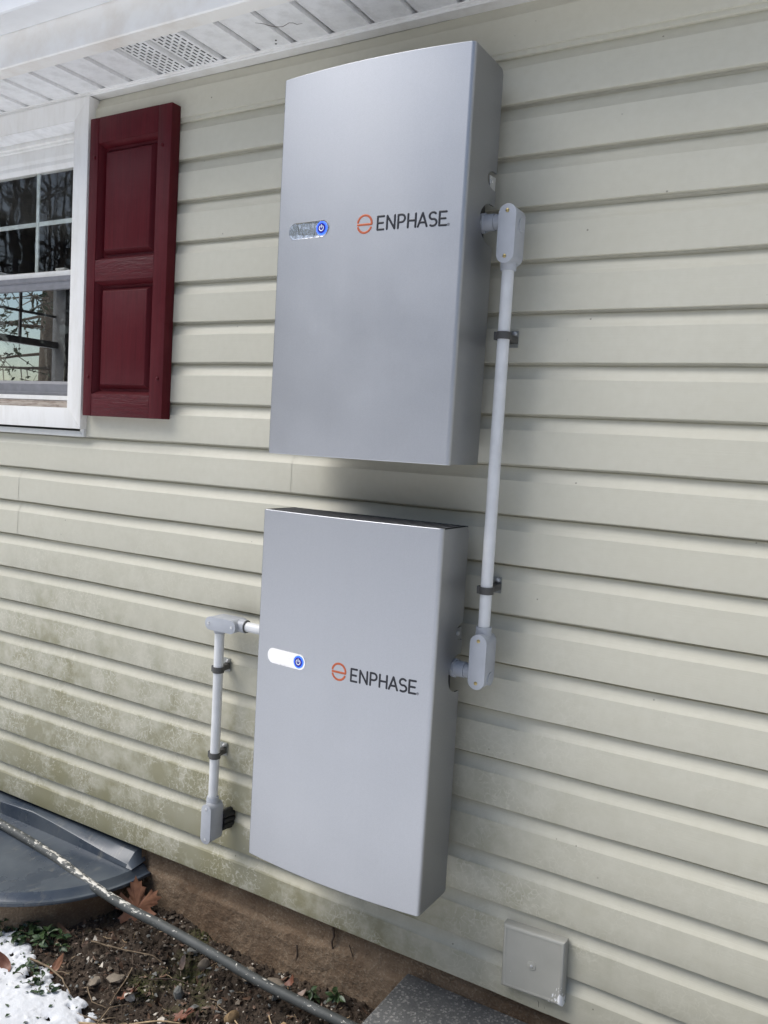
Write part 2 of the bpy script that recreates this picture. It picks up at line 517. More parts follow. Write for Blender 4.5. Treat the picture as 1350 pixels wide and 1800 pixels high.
# snow bank at the lower left, with an eaten edge
bx = np.interp(X, [-1.75, -0.95, -0.80, -0.60, -0.47, -0.36, -0.28, 0.62], [-0.30, -0.335, -0.35, -0.40, -0.43, -0.455, -0.55, -0.80])
T = (bx - Yg) + 0.085*(fbm(X*13, Yg*13, 21, 4) - 0.5) + 0.06*(fbm(X*45, Yg*45, 31, 3) - 0.5)
melt = fbm(X*30+5, Yg*30, 55, 3)
T = T - 0.16*np.clip(melt - 0.60, 0, 1)*np.clip(1.2 - (bx - Yg)/0.3, 0, 1)*6*0.35
th = 0.014*np.tanh(np.clip(T, -0.02, 1)/0.02) + 0.010*np.clip(T/0.2, 0, 1)
smooth_s = np.interp(X, [-1.6, -0.53, -0.3, 0.6], [-0.745, -0.737, -0.772, -0.75]) + 0.06*Yg
SN = np.maximum(S, smooth_s + 0.004)*0.35 + (smooth_s + 0.004)*0.65 + th + 0.006*(fbm(X*20, Yg*20, 77, 3) - 0.5)
SN = -0.815 + (SN + 0.815)*np.clip((Yg+0.85)/0.2, 0, 1)
tag(grid_mesh('snow_bank', X, Yg, SN, T > -0.004, M['dimsnow']), kind='structure')  # same snow toned down against overexposure; lawn keeps the bright copy for bounce

# ---------------------------------------------------------------- house shell
WX0, WX1, WZ0, WZ1 = -2.00, -1.00, 0.8796, 2.045
HX0, HX1 = -3.45, 4.2
sh = MB()
sh.box(HX0, WX0+0.02, 0.026, 0.15, -0.52, 2.20).box(WX1-0.02, HX1, 0.026, 0.15, -0.52, 2.20)
sh.box(WX0+0.02, WX1-0.02, 0.026, 0.15, -0.52, 0.95).box(WX0+0.02, WX1-0.02, 0.022, 0.15, 2.0, 2.20)
# gable wall with the window one sees through the room
FY0, FY1, FZ0, FZ1 = 0.98, 1.86, 1.00, 1.90
sh.box(HX0-0.15, HX0, 0.022, FY0, -0.52, 2.6).box(HX0-0.15, HX0, FY1, 6.4, -0.52, 2.6)
sh.box(HX0-0.15, HX0, FY0, FY1, -0.52, FZ0).box(HX0-0.15, HX0, FY0, FY1, FZ1, 2.6)
sh.box(HX0, HX1, 6.25, 6.4, -0.52, 2.6).box(HX1, HX1+0.15, 0.022, 6.4, -0.52, 2.6)
sh.obj('wall_shell', M['room'], house)
MB().box(HX0, HX1, 0.15, 6.25, -0.02, 0.0).obj('room_floor', M['attic'], house)
MB().box(HX0, HX1, 0.15, 6.25, 2.12, 2.14).obj('room_ceiling', M['room'], house)
MB().box(0.2, 0.28, 0.15, 6.25, 0.0, 2.12).obj('room_partition', M['room'], house)

# foundation with its stuccoed face and cracks
fo = MB()
fo.box(-0.665, HX1, 0.045, 0.2, -1.1, -0.50).box(HX0, -1.95, 0.045, 0.2, -1.1, -0.50)
fo.obj('foundation', M['found'], house)
fxs = np.arange(-0.672, 1.6, 0.006); fzs = np.arange(-0.90, -0.49, 0.006)
FX, FZ = np.meshgrid(fxs, fzs)
ledge = 0.006*np.tanh((FZ + 0.625 + 0.05*(fbm(FX*5, FX*0+3, 91, 3) - 0.5) + 0.10*FX*0)/0.004)
FYv = 0.036 + ledge + 0.010*(fbm(FX*9, FZ*9, 61, 4) - 0.5) + 0.006*(fbm(FX*45, FZ*45, 63, 3) - 0.5)
fi = np.arange(FX.size).reshape(FX.shape)
ff = np.stack([fi[:-1, :-1].ravel(), fi[:-1, 1:].ravel(), fi[1:, 1:].ravel(), fi[1:, :-1].ravel()], -1)
mesh('parging', np.stack([FX.ravel(), FYv.ravel(), FZ.ravel()], -1), ff, M['found'], house, 180)
mesh('parging_end', [(-0.672, 0.02, -0.9), (-0.672, 0.14, -0.9), (-0.672, 0.14, -0.5), (-0.672, 0.02, -0.5)], [(0, 1, 2, 3)], M['found'], house)
box('basement_window_board', -1.95, -0.666, 0.07, 0.15, -1.1, -0.50, M['maroon'], house)

# ---------------------------------------------------------------- siding panels (each holds two courses)
def course_profile(zt, zb, lip=False):
    pr = [(0.0230, zt+0.012), (0.0230, zt-0.0058), (0.0165, zt-0.0080), (0.0132, zt-0.0145), (0.0102, zt-0.0225), (0.0068, zt-0.0305),
          (0.0030, zt-0.0378), (0.0007, zt-0.0412), (0.0, zt-0.0426), (-0.0006, zt-0.075), (-0.0012, zb+0.003), (-0.0006, zb+0.0006), (0.0025, zb-0.0004), (0.0200, zb+0.0012)]
    return pr
def siding_piece(courses, x0, x1, yo, seed):
    r = random.Random(seed)
    ph = [r.uniform(0, 6.28) for _ in range(6)]
    mb = MB()
    n = max(2, int((x1-x0)/0.05)+1)
    xs = np.linspace(x0, x1, n)
    for (k, a, b) in courses:
        if b <= a: continue
        zt = Z0 - (k-1)*SP; zb = Z0 - k*SP
        if k == 19: zb = -0.535
        xx = xs[(xs > a) & (xs < b)]
        xx = np.concatenate([[max(a, x0)], xx, [min(b, x1)]])
        xx = np.unique(xx)
        pr = course_profile(zt, zb)
        v = []; f = []
        for x in xx:
            dz = 0.0009*math.sin(2.1*x+ph[0]) + 0.0006*math.sin(5.3*x+ph[1]) + 0.0003*math.sin(17*x+ph[2])
            dy = 0.0009*math.sin(2.7*x+ph[3]+k) + 0.0007*math.sin(7.9*x+ph[4]+2*k)
            for i, (py, pz) in enumerate(pr):
                t = max(0, (zt - pz)/SP)
                v.append((x, py + yo + dy*min(1, t*2), pz + dz))
        m_ = len(pr)
        for i in range(len(xx)-1):
            for j in range(m_-1):
                f.append((i*m_+j, i*m_+j+1, (i+1)*m_+j+1, (i+1)*m_+j))
        mb.add(v, f)
    o = mb.obj('siding_panel', M['siding'], house, smooth=22)
    return o
breaks = {0: [1.75], 2: [-0.75, 2.2], 4: [1.9], 6: [0.3, 2.6], 8: [-0.105, 0.605], 10: [-1.385, 2.3], 12: [1.300], 14: [0.2, 2.4], 16: [1.72], 18: [0.805, 2.9], }
for k0 in range(0, 20, 2):
    br = [HX0-0.15] + breaks.get(k0, []) + [HX1+0.15]
    for i in range(len(br)-1):
        x0 = br[i]; x1 = br[i+1] + (0.02 if i < len(br)-2 else 0)
        yo = 0.0 if i % 2 == 0 else 0.0009
        if k0 < 8:                                # beside the window
            if x0 < WX0: siding_piece([(k, x0, min(x1, WX0)) for k in (k0, k0+1)], x0, x1, yo, k0*10)
            if x1 > WX1: siding_piece([(k, max(x0, WX1), x1) for k in (k0, k0+1)], x0, x1, yo, k0*10)
        elif k0 == 8 and x0 < WX0:
            siding_piece([(8, x0, WX0), (9, x0, x1)], x0, x1, yo, k0*10)
            siding_piece([(8, WX1, x1)], x0, x1, yo, k0*10)
        else:
            siding_piece([(k, x0, x1) for k in (k0, k0+1)], x0, x1, yo, k0*10)
# finishing lip below the first butt edge (the top row has been trimmed and re-hooked)
MB().add(*extrude_x([(0.0035, Z0+0.002), (0.0035, Z0-0.011), (0.006, Z0-0.0125), (0.014, Z0-0.0125), (0.014, Z0+0.002)], WX1, HX1)).obj('siding_lock_strip', M['siding'], house, smooth=30)

# ---------------------------------------------------------------- eaves
EZ = 2.052
MB().add(*extrude_x([(-0.020, 2.0395), (-0.022, 2.042), (-0.0215, 2.047), (-0.026, 2.0495), (-0.026, 2.0535), (-0.005, 2.056), (0.018, 2.056), (0.018, 2.0395)], HX0-0.3, 0.358)).obj('soffit_channel', M['white'], house, smooth=30)
MB().add(*extrude_x([(-0.0225, 2.0385), (-0.0245, 2.041), (-0.024, 2.046), (-0.0285, 2.0485), (-0.0285, 2.0525), (-0.005, 2.057), (0.0175, 2.057), (0.0175, 2.0385)], 0.352, HX1+0.3)).obj('soffit_channel', M['white'], house, smooth=30)
GP = 0.1334
g0 = -1.0735
def soffit_panel(xa, vented, first=None):
    """one plank of the soffit between two V grooves"""
    xb = xa + GP
    g = 0.013
    y0, y1 = -0.232, 0.01
    v = []; f = []
    def quad(a, b, c, d):
        n = len(v); v.extend([a, b, c, d]); f.append((n, n+1, n+2, n+3))
    # groove: deep narrow slot on one side, sloped flank on the other
    d1, d2 = EZ+0.018, EZ+0.013
    quad((xa, y0, d1), (xa, y1, d1), (xa+0.0035, y1, d1), (xa+0.0035, y0, d1))
    quad((xa+0.0035, y0, d1), (xa+0.0035, y1, d1), (xa+0.0035, y1, d2), (xa+0.0035, y0, d2))
    quad((xa+0.0035, y0, d2), (xa+0.0035, y1, d2), (xa+0.024, y1, EZ), (xa+0.024, y0, EZ))
    quad((xb, y0, EZ), (xb, y1, EZ), (xb, y1, d1), (xb, y0, d1))
    xs, xe = xa+0.024, xb
    if not vented:
        quad((xs, y0, EZ), (xs, y1, EZ), (xe, y1, EZ), (xe, y0, EZ))
    else:
        ncol = 6; cw = (xe-xs-0.010)/ncol; hw = 0.0058
        cur = xs
        for c in range(ncol):
            cx = xs + 0.005 + (c+0.5)*cw
            a, b = cx-hw/2, cx+hw/2
            quad((cur, y0, EZ), (cur, y1, EZ), (a, y1, EZ), (a, y0, EZ))
            yy = y0
            st = -0.220 + (0.0125 if c % 2 else 0.0)
            while st + 0.014 < y1 - 0.03:
                quad((a, yy, EZ), (a, st, EZ), (b, st, EZ), (b, yy, EZ))
                yy = st + 0.0185; st += 0.0265
            quad((a, yy, EZ), (a, y1, EZ), (b, y1, EZ), (b, yy, EZ))
            cur = b
        quad((cur, y0, EZ), (cur, y1, EZ), (xe, y1, EZ), (xe, y0, EZ))
    o = mesh('soffit_panel', v, f, M['soffit'], house)
    return o
plain = None; vent = None
k = -20
for k in range(-19, 40):
    xa = g0 + k*GP
    if xa > HX1: break
    isv = (k % 8) in (3, 4)
    src = vent if isv else plain
    if src is None:
        o = soffit_panel(xa, isv); o['x0'] = xa
        if isv: vent = o
        else: plain = o
    else:
        o = bpy.data.objects.new('soffit_panel', src.data); COL.objects.link(o)
        o.parent = house; o.location = Vector((xa - src['x0'], 0, 0)) - house.location
for o in (plain, vent): del o['x0']
MB().box(HX0-0.3, HX1+0.3, -0.25, 0.02, 2.105, 2.12).obj('attic_shade_sheet', M['dark'], house)  # black sheet standing in for the unlit attic behind the vent slots
# fascia with its bottom return, gutter and roof
MB().add(*extrude_x([(-0.224, 2.0535), (-0.224, 2.046), (-0.272, 2.0465), (-0.2755, 2.050), (-0.2765, 2.19), (-0.262, 2.19), (-0.262, 2.0575)], HX0-0.3, HX1+0.3)).obj('fascia', M['fascia'], house, smooth=30)
gp = [(-0.2785, 2.150), (-0.372, 2.146), (-0.377, 2.149), (-0.379, 2.175), (-0.384, 2.195), (-0.396, 2.210), (-0.405, 2.225), (-0.407, 2.243), (-0.413, 2.243), (-0.413, 2.262), (-0.400, 2.262), (-0.400, 2.240), (-0.372, 2.155), (-0.2785, 2.157)]
MB().add(*extrude_x(gp, HX0-0.32, HX1+0.32)).obj('gutter', M['gutter'], house, smooth=25)
MB().add(*extrude_x([(-0.34, 2.262), (-0.34, 2.275), (3.1, 3.95), (6.8, 2.30), (6.8, 2.262), (3.1, 3.85), (-0.262, 2.225)], HX0-0.4, HX1+0.4)).obj('roof', M['roof'], house)  # roof is out of view; slab put on so no light enters from above

# hairline crack and two nail holes in the soffit, scuffs on the lowest board
ck = [(-0.160, -0.165), (-0.142, -0.151), (-0.133, -0.135), (-0.120, -0.122), (-0.102, -0.116), (-0.086, -0.121), (-0.072, -0.126), (-0.062, -0.121), (-0.057, -0.110), (-0.040, -0.108)]
tube_obj('hair_crack', [(x, y, EZ-0.0003) for x, y in ck], [0.0004]+[0.0008]*8+[0.0003], M['twig2'], house, 5)
for x, y in ((-0.170, -0.060), (-0.183, -0.043)): tube_obj('nail_hole', [(x, y, EZ+0.002), (x+0.0006, y, EZ-0.0009)], 0.0030, M['dark'], house, 9)
for q in ([(0.792, -0.504), (0.799, -0.511), (0.799, -0.523), (0.797, -0.528)], [(0.814, -0.506), (0.815, -0.520), (0.812, -0.531)]):
    tube_obj('scuff_mark', [(x, -0.0005, z) for x, z in q], [0.0004]+[0.0011]*(len(q)-2)+[0.0004], M['strap'], house, 5)

# ---------------------------------------------------------------- window (part of the house)
win = MB()
# outer channel: right and bottom strips
def trap(pts_front, y0, y1):
    return prism_y(pts_front, y0, y1)
ox0, ox1, oz0, oz1 = WX0-0.005, WX1+0.006, 0.876, 2.0375
w_ = 0.020
ch = MB()
ch.add(*trap([(ox1-w_, oz0+w_), (ox1, oz0), (ox1, oz1), (ox1-w_, oz1)], -0.014, 0.02))
ch.add(*trap([(ox0, oz0), (ox1, oz0), (ox1-w_, oz0+w_), (ox0+w_, oz0+w_)], -0.0145, 0.02))
ch.add(*trap([(ox0, oz0), (ox0+w_, oz0+w_), (ox0+w_, oz1), (ox0, oz1)], -0.014, 0.02))
window = ch.obj('window', M['trimgrey'], house, bevel=0.0012)
cx0, cx1, cz0, cz1 = WX0+0.012, -0.9935, 0.904, 2.036
cw = 0.072
ix0, ix1, iz0, iz1 = cx0+cw, cx1-cw, cz0+cw, cz1-cw
for pts in ([(ix1, iz0), (cx1, cz0), (cx1, cz1), (ix1, iz1)], [(cx0, cz0), (ix0, iz0), (ix0, iz1), (cx0, cz1)],
            [(cx0, cz0), (cx1, cz0), (ix1, iz0), (ix0, iz0)], [(ix0, iz1), (ix1, iz1), (cx1, cz1), (cx0, cz1)]):
    mb = MB(); mb.add(*prism_y(pts, -0.031, 0.012)); mb.obj('casing', M['white'], window, bevel=0.0016)
# head recess: sloped liner, ridged frame head, top rail
mb = MB(); mb.add(*extrude_x([(-0.012, iz1+0.004), (-0.030, iz1-0.001), (0.030, iz1-0.010), (0.030, iz1+0.02), (-0.012, iz1+0.02)], ix0, ix1)); mb.obj('head_liner', M['soffit'], window, smooth=20)
mb = MB(); mb.add(*extrude_x([(0.0305, 1.975), (0.028, 1.948), (0.022, 1.944), (0.022, 1.936), (0.030, 1.933), (0.030, 1.926), (0.036, 1.922), (0.070, 1.922), (0.070, 1.975)], ix0, ix1)); mb.obj('frame_head', M['white'], window, smooth=20)
mb = MB(); mb.add(*extrude_x([(0.036, 1.921), (0.034, 1.885), (0.038, 1.872), (0.036, 1.858), (0.044, 1.842), (0.068, 1.842), (0.068, 1.921)], ix0+0.02, ix1-0.02)); mb.obj('upper_top_rail', M['white'], window, smooth=20)
gx0, gx1 = ix0+0.055, ix1-0.032
for a, b in ((gx1, ix1+0.004), (ix0-0.004, gx0)):
    mb = MB().box(a, b, 0.040, 0.068, 1.0, 1.921); mb.obj('upper_stile', M['white'], window, bevel=0.002)
mb = MB(); mb.add(*extrude_x([(0.030, 1.4535), (0.030, 1.472), (0.036, 1.476), (0.066, 1.476), (0.066, 1.4535)], ix0, ix1)); mb.obj('meeting_rail', M['white'], window, smooth=20)
# panes between the grille bars
def pane(name, x0, x1, y, z0, z1):
    return MB().box(x0, x1, y-0.0015, y+0.0015, z0, z1).obj(name, M['glass'], window)
pane('upper_pane', gx0, gx1, 0.0505, 1.476, 1.842)
bars = [-1.365, -1.640]
for bxm in bars: box('muntin', bxm-0.008, bxm+0.008, 0.0535, 0.0595, 1.474, 1.845, M['muntin'], window, 0.001)
xx = [gx0] + sorted(bars) + [gx1]
for i in range(3):
    box('muntin', xx[i]+(0.008 if i else 0), xx[i+1]-(0.008 if i < 2 else 0), 0.054, 0.059, 1.6505, 1.6665, M['muntin'], window, 0.001)
# sash lock behind the glass, on the lower sash
lk = MB(); lk.add(*tube([(-1.262, 0.085, 1.480), (-1.262, 0.085, 1.492)], 0.018, 14)); lk.box(-1.285, -1.235, 0.076, 0.096, 1.490, 1.497); lk.obj('sash_lock', M['white'], window, bevel=0.001)
# grey screen frame with its screen, lower sash behind
sf = MB()
sf.add(*extrude_x([(0.018, 1.4525), (0.018, 1.438), (0.024, 1.434), (0.022, 1.420), (0.026, 1.408), (0.034, 1.406), (0.034, 1.4525)], ix0, ix1))
sf.obj('screen_rail', M['scrframe'], window, smooth=20)
sf = MB(); sf.add(*extrude_x([(0.018, 1.0205), (0.018, 1.031), (0.022, 1.033), (0.020, 1.062), (0.028, 1.073), (0.034, 1.073), (0.034, 1.0205)], ix0, ix1)); sf.obj('screen_rail', M['scrframe'], window, smooth=20)
for a, b in ((ix1-0.028, ix1), (ix0, ix0+0.028)): MB().box(a, b, 0.019, 0.034, 1.0735, 1.4055).obj('screen_stile', M['scrframe'], window, bevel=0.001)
MB().add([(ix0, 0.031, 1.06), (ix1, 0.031, 1.06), (ix1, 0.031, 1.42), (ix0, 0.031, 1.42)], [(0, 1, 2, 3)]).obj('insect_screen', M['screen'], window)
mb = MB().box(ix0, ix1, 0.075, 0.10, 1.435, 1.479).box(ix0, ix1, 0.075, 0.10, 0.99, 1.05).box(ix0-0.01, gx0, 0.075, 0.10, 1.0505, 1.4345).box(gx1, ix1+0.01, 0.075, 0.10, 1.0505, 1.4345)
mb.obj('lower_sash', M['white'], window)
pane('lower_pane', gx0, gx1, 0.088, 1.05, 1.435)
# sill: white stop, dirt filled channel
mb = MB(); mb.add(*extrude_x([(0.006, 1.0195), (0.004, 1.004), (0.010, 1.0015), (0.07, 1.0015), (0.07, 1.0195)], ix0, ix1)); mb.obj('sill_stop', M['white'], window, smooth=20)
mb = MB(); mb.add(*extrude_x([(-0.012, 0.97), (-0.008, 0.989), (0.002, 0.993), (0.003, 1.001), (0.07, 1.001), (0.07, 0.97)], ix0, ix1)); mb.obj('sill', M['dirtysill'], window, smooth=20)
for a, b in ((ix0-0.03, ix0), (ix1, ix1+0.03)): MB().box(a, b, 0.0125, 0.15, 0.97, 2.0).obj('jamb', M['white'], window)

# window in the gable wall, seen through the room
fw = MB()
xq = HX0 - 0.08
fw.box(xq-0.03, HX0+0.02, FY0-0.06, FY0+0.035, FZ0-0.06, FZ1+0.06).box(xq-0.03, HX0+0.02, FY1-0.035, FY1+0.06, FZ0-0.06, FZ1+0.06)
fw.box(xq-0.03, HX0+0.021, FY0+0.0351, FY1-0.0351, FZ0-0.06, FZ0+0.06).box(xq-0.03, HX0+0.021, FY0+0.0351, FY1-0.0351, FZ1-0.05, FZ1+0.06)
fwin = fw.obj('gable_window', M['scrframe'], house)
MB().box(xq-0.02, xq+0.03, FY0+0.035, FY1-0.035, 1.436, 1.480).obj('meeting_rail', M['scrframe'], fwin)
for yy in (1.28, 1.55): MB().box(xq-0.006, xq+0.006, yy-0.009, yy+0.009, 1.4802, FZ1-0.05).obj('muntin', M['scrframe'], fwin)
MB().box(xq-0.005, xq+0.005, FY0+0.035, FY1-0.035, 1.643, 1.660).obj('muntin', M['scrframe'], fwin)
MB().box(xq-0.0015, xq+0.0015, FY0+0.03, FY1-0.03, FZ0+0.05, FZ1-0.04).obj('pane', M['glass'], fwin)

# ---------------------------------------------------------------- shutter
sx0, sx1, sz0, sz1 = -0.972, -0.592, 0.952, 1.952
SF = -0.0405
shut = thing('window_shutter', ((sx0+sx1)/2, -0.01, sz0), 'dark maroon two-panel shutter on the wall beside the window', 'shutter')
pu = (-0.930, -0.652, 1.480, 1.868); pd = (-0.930, -0.652, 1.028, 1.409)
fr = MB()
fr.box(sx0, pu[0], SF, -0.001, sz0, sz1).box(pu[1], sx1, SF, -0.001, sz0, sz1)
fr.obj('stile', M['shutter'], shut, bevel=0.0025)
def mat_rail():
    t = NT('maroon_vinyl_crosswise')
    gr = t.noise(1.0, 4, 0.6, t.mapped((9, 60, 70)), dist=2.2)
    t.set(Base_Color=t.mix(t.rng(gr, 0.3, 0.7), (0.062, 0.0045, 0.0075), (0.095, 0.008, 0.012)), Roughness=0.48, Specular_IOR_Level=0.25)
    t.bump(gr, 0.9, 0.003)
    return t.m
M['rail'] = mat_rail()
for a, b in ((sz0, pd[2]), (pd[3], pu[2]), (pu[3], sz1)):
    MB().box(pu[0]+0.0002, pu[1]-0.0002, SF+0.0006, -0.0015, a, b).obj('rail', M['rail'] if b < 1.9 else M['shutter'], shut, bevel=0.0015)
def raised(x0, x1, z0, z1):
    """raised field: ogee edge, flat back channel, sloped rise to a flat centre"""
    rings = [(0.0, SF+0.004), (0.007, SF+0.014), (0.012, SF+0.026), (0.020, SF+0.027), (0.026, SF+0.020), (0.033, SF+0.010), (0.036, SF+0.0085)]
    v = []; f = []
    for i, (d, y) in enumerate(rings):
        v += [(x0+d, y, z0+d), (x1-d, y, z0+d), (x1-d, y, z1-d), (x0+d, y, z1-d)]
    for i in range(len(rings)-1):
        for k in range(4):
            f.append((i*4+k, i*4+(k+1) % 4, (i+1)*4+(k+1) % 4, (i+1)*4+k))
    n = (len(rings)-1)*4
    f.append((n, n+1, n+2, n+3))
    return mesh('raised_panel', v, f, M['shutter'], shut, 30)
raised(*pu); raised(*pd)
for (x, z) in ((-0.945, 1.822), (-0.630, 1.825), (-0.948, 1.086), (-0.615, 1.082)):
    mb = MB(); mb.add(*tube([(x, SF+0.001, z), (x, SF-0.003, z), (x, SF-0.0045, z)], [0.0062, 0.0062, 0.004], 10)); mb.obj('screw_head', M['shutter'], shut, smooth=40)

# ---------------------------------------------------------------- battery units
W, H, FE, BOW = 0.55, 0.98, 0.222, 0.019
def yfront(x):                        # local x, front surface
    u = (x - W/2)/(W/2)
    return -(FE + BOW*(1 - u*u))

def stroke(pts, r, ry, y_of):
    """flat rounded pen stroke lying on the bowed front"""
    P = [Vector((p[0], 0, p[1])) for p in pts]
    v = []; f = []; seg = 8; rings = []
    t0 = (P[1]-P[0]).normalized(); t1 = (P[-1]-P[-2]).normalized()
    caps = [(-1, 0.05), (-0.75, 0.66), (-0.4, 0.917)]
    for o, s in caps: rings.append((P[0] + t0*r*o, t0, s))
    for i, p in enumerate(P):
        t = (P[min(i+1, len(P)-1)] - P[max(i-1, 0)]).normalized()
        sc = 1.0
        rings.append((p, t, sc))
    for o, s in reversed(caps): rings.append((P[-1] - t1*r*o, t1, s))
    for p, t, s in rings:
        pe = Vector((-t.z, 0, t.x))
        for k in range(seg):
            a = 2*math.pi*k/seg
            q = p + pe*(r*s*math.cos(a))
            v.append((q.x, y_of(q.x) - ry*s*max(-0.6, math.sin(a)), q.z))
    for i in range(len(rings)-1):
        for k in range(seg):
            f.append((i*seg+k, i*seg+(k+1) % seg, (i+1)*seg+(k+1) % seg, (i+1)*seg+k))
    return v, f

def arc(cx, cz, r, a0, a1, n=14):
    return [(cx + r*math.cos(math.radians(a0+(a1-a0)*i/n)), cz + r*math.sin(math.radians(a0+(a1-a0)*i/n))) for i in range(n+1)]

def battery(x0, zt, bk, label, small_bright):
    root = thing('battery_unit', (x0+W/2, -bk, zt-H), label, 'battery')
    zb = zt - H
    # --- cover: left side, bowed front, rounded right corner, right side with notches at its back edge
    prof = [(0.0, -bk)]
    rl = 0.006
    yl = yfront(0)
    for i in range(5):
        a = math.pi + (math.pi/2 - 0.13)*i/4
        prof.append((rl + rl*math.cos(a), yl + rl*0.9 + rl*math.sin(a)))
    N = 26
    rr = 0.012
    for i in range(1, N):
        x = rl + (W - rr*0.95 - rl)*i/N
        prof.append((x, yfront(x)))
    ys = yfront(W - rr*0.95)
    a0 = -math.pi/2 + 0.13
    for i in range(9):
        a = a0 + (0 - a0)*i/8
        prof.append((W - rr + rr*math.cos(a), ys + rr*math.cos(a0*0)*0 + rr*(math.sin(a) - math.sin(a0))))
    yb = prof[-1][1]                       # side starts here
    v = []; f = []
    be = 0.0022                            # soft top and bottom edge
    zs = [zb+0.0, zb+be, zt-be, zt]
    ins = [be*0.8, 0, 0, be*0.8]
    cxm = W/2
    for z, d in zip(zs, ins):
        for (x, y) in prof:
            nx_ = (x - cxm)/cxm
            v.append((x0 + x - d*max(-1, min(1, nx_))*(1 if abs(nx_) > 0.9 else 0), y + d*(1 if y < -0.15 else 0), z))
    n = len(prof)
    for j in range(3):
        for i in range(n-1):
            f.append((j*n+i, j*n+i+1, (j+1)*n+i+1, (j+1)*n+i))
    # right side polygon: from front edge (yb) to back edge with notches
    out = [(yb, zb+be), (-bk-0.006, zb+be), (-bk, zb+be+0.006)]
    def notch(zc, hh, dep, m_=12):
        res = []
        for i in range(m_+1):
            a = -math.pi/2 + math.pi*i/m_
            c = max(0.0, math.cos(a))
            res.append((-bk - (dep*(c**0.75)), zc + hh*math.sin(a)))
        return res
    zc1 = zt - 0.382; zc2 = zt - 0.274
    ntch = notch(zc1, 0.050, 0.135-bk+0.006); ntch2 = notch(zc2, 0.022, 0.098-bk+0.012)
    out += ntch + ntch2
    out += [(-bk, zt-be-0.012), (-bk-0.005, zt-be-0.004), (-bk-0.012, zt-be)] + [(yb, zt-be)]
    b0 = len(v)
    v += [(x0+W, y, z) for y, z in out]
    f.append(tuple(range(b0, b0+len(out))))
    # thickness rim of the notches
    for nt_ in (ntch, ntch2):
        b1 = len(v)
        v += [(x0+W, y, z) for y, z in nt_] + [(x0+W-0.004, y, z) for y, z in nt_]
        L = len(nt_)
        f += [(b1+i, b1+i+1, b1+L+i+1, b1+L+i) for i in range(L-1)]
    me = bpy.data.meshes.new('cover'); me.from_pydata(v, [], f); me.update()
    bm = bmesh.new(); bm.from_mesh(me); bmesh.ops.remove_doubles(bm, verts=bm.verts, dist=1e-6)
    bmesh.ops.recalc_face_normals(bm, faces=bm.faces); bm.to_mesh(me); bm.free()
    cover = link('cover', me, M['silver'], root, 50)
    wnm = cover.modifiers.new('wn', 'WEIGHTED_NORMAL'); wnm.keep_sharp = True
    # bottom pan
    mb = MB(); pan = [(x*0.985+0.004, y*0.985-0.002) for x, y in prof]
    nn = len(pan)
    mb.add([(x0+x, y, zb+0.006) for x, y in pan] + [(x0+x, y, zb+0.010) for x, y in pan],
           [tuple(range(nn)), tuple(range(2*nn-1, nn-1, -1))] + [(i, nn+i, nn+(i+1) % nn, (i+1) % nn) for i in range(nn)])
    mb.obj('bottom_pan', M['silver'], root)
    # inner body and wall bracket
    box('inner_body', x0+0.03, x0+W-0.022, -0.205, -bk-0.004, zb+0.03, zt-0.034, M['dark'], root, 0.004)  # coloured near-black so the notches look shaded inside
    for za in (zb+0.20, zt-0.26): box('wall_bracket', x0+0.06, x0+W-0.09, -bk+0.0, -0.0015, za, za+0.06, M['body'], root, 0.002)
    # tab and screw in the small notch
    tab = MB(); tab.add(*[q for q in ([(x0+W-0.0025, -bk+0.001, zc2-0.022), (x0+W-0.0025, -bk-0.030, zc2-0.016), (x0+W-0.0025, -bk-0.036, zc2+0.010), (x0+W-0.0025, -bk+0.001, zc2+0.012),
              (x0+W-0.0055, -bk+0.001, zc2-0.022), (x0+W-0.0055, -bk-0.030, zc2-0.016), (x0+W-0.0055, -bk-0.036, zc2+0.010), (x0+W-0.0055, -bk+0.001, zc2+0.012)],
              [(0,1,2,3), (7,6,5,4), (0,4,5,1), (1,5,6,2), (2,6,7,3), (3,7,4,0)])])
    tb = tab.obj('screw_tab', M['steel'] if small_bright else M['silver'], root)
    v_, f_ = tube([(x0+W-0.0025, -bk-0.024, zc2-0.003), (x0+W+0.0015, -bk-0.024, zc2-0.003), (x0+W+0.003, -bk-0.024, zc2-0.003)], [0.006, 0.006, 0.004], 10)
    mesh('screw', v_, f_, M['steel'], tb, 40)
    # top vents
    ns = 31
    src = None
    for i in range(ns):
        x = x0 + 0.016 + (W - 0.034)*i/(ns-1)
        if src is None:
            src = MB().box(x-0.0036, x+0.0036, -FE-0.001, -bk-0.003, zt-0.020, zt-0.0012).obj('vent_slat', M['dark'], root)
            src.data.materials.append(M['slat']); src.data.polygons[1].material_index = 1  # only the tops are grey; black sides paint in the shade of the gaps
            sx = x
        else:
            o = bpy.data.objects.new('vent_slat', src.data); COL.objects.link(o); o.parent = root
            o.location = Vector((x - sx, 0, 0)) - root.location
    yb_ = [(x, y) for x, y in prof]
    mb = MB(); mb.add([(x0+0.004, -bk-0.002, zt-0.024), (x0+W-0.004, -bk-0.002, zt-0.024), (x0+W-0.004, -FE, zt-0.024), (x0+0.004, -FE, zt-0.024)], [(0, 1, 2, 3)])
    mb.obj('vent_shade_sheet', M['dark'], root)  # black sheet added to make the gaps between slats look dark
    mb = MB().box(x0+0.003, x0+W-0.003, -bk-0.0025, -bk+0.0, zt-0.03, zt-0.001); mb.obj('back_lip', M['body'], root)
    # --- markings
    yo = lambda off: (lambda X_: yfront(X_-x0) - off)
    zc = zt - 0.397
    lm = MB(); cx = x0+0.285; R_ = 0.0203; rw = 0.0029
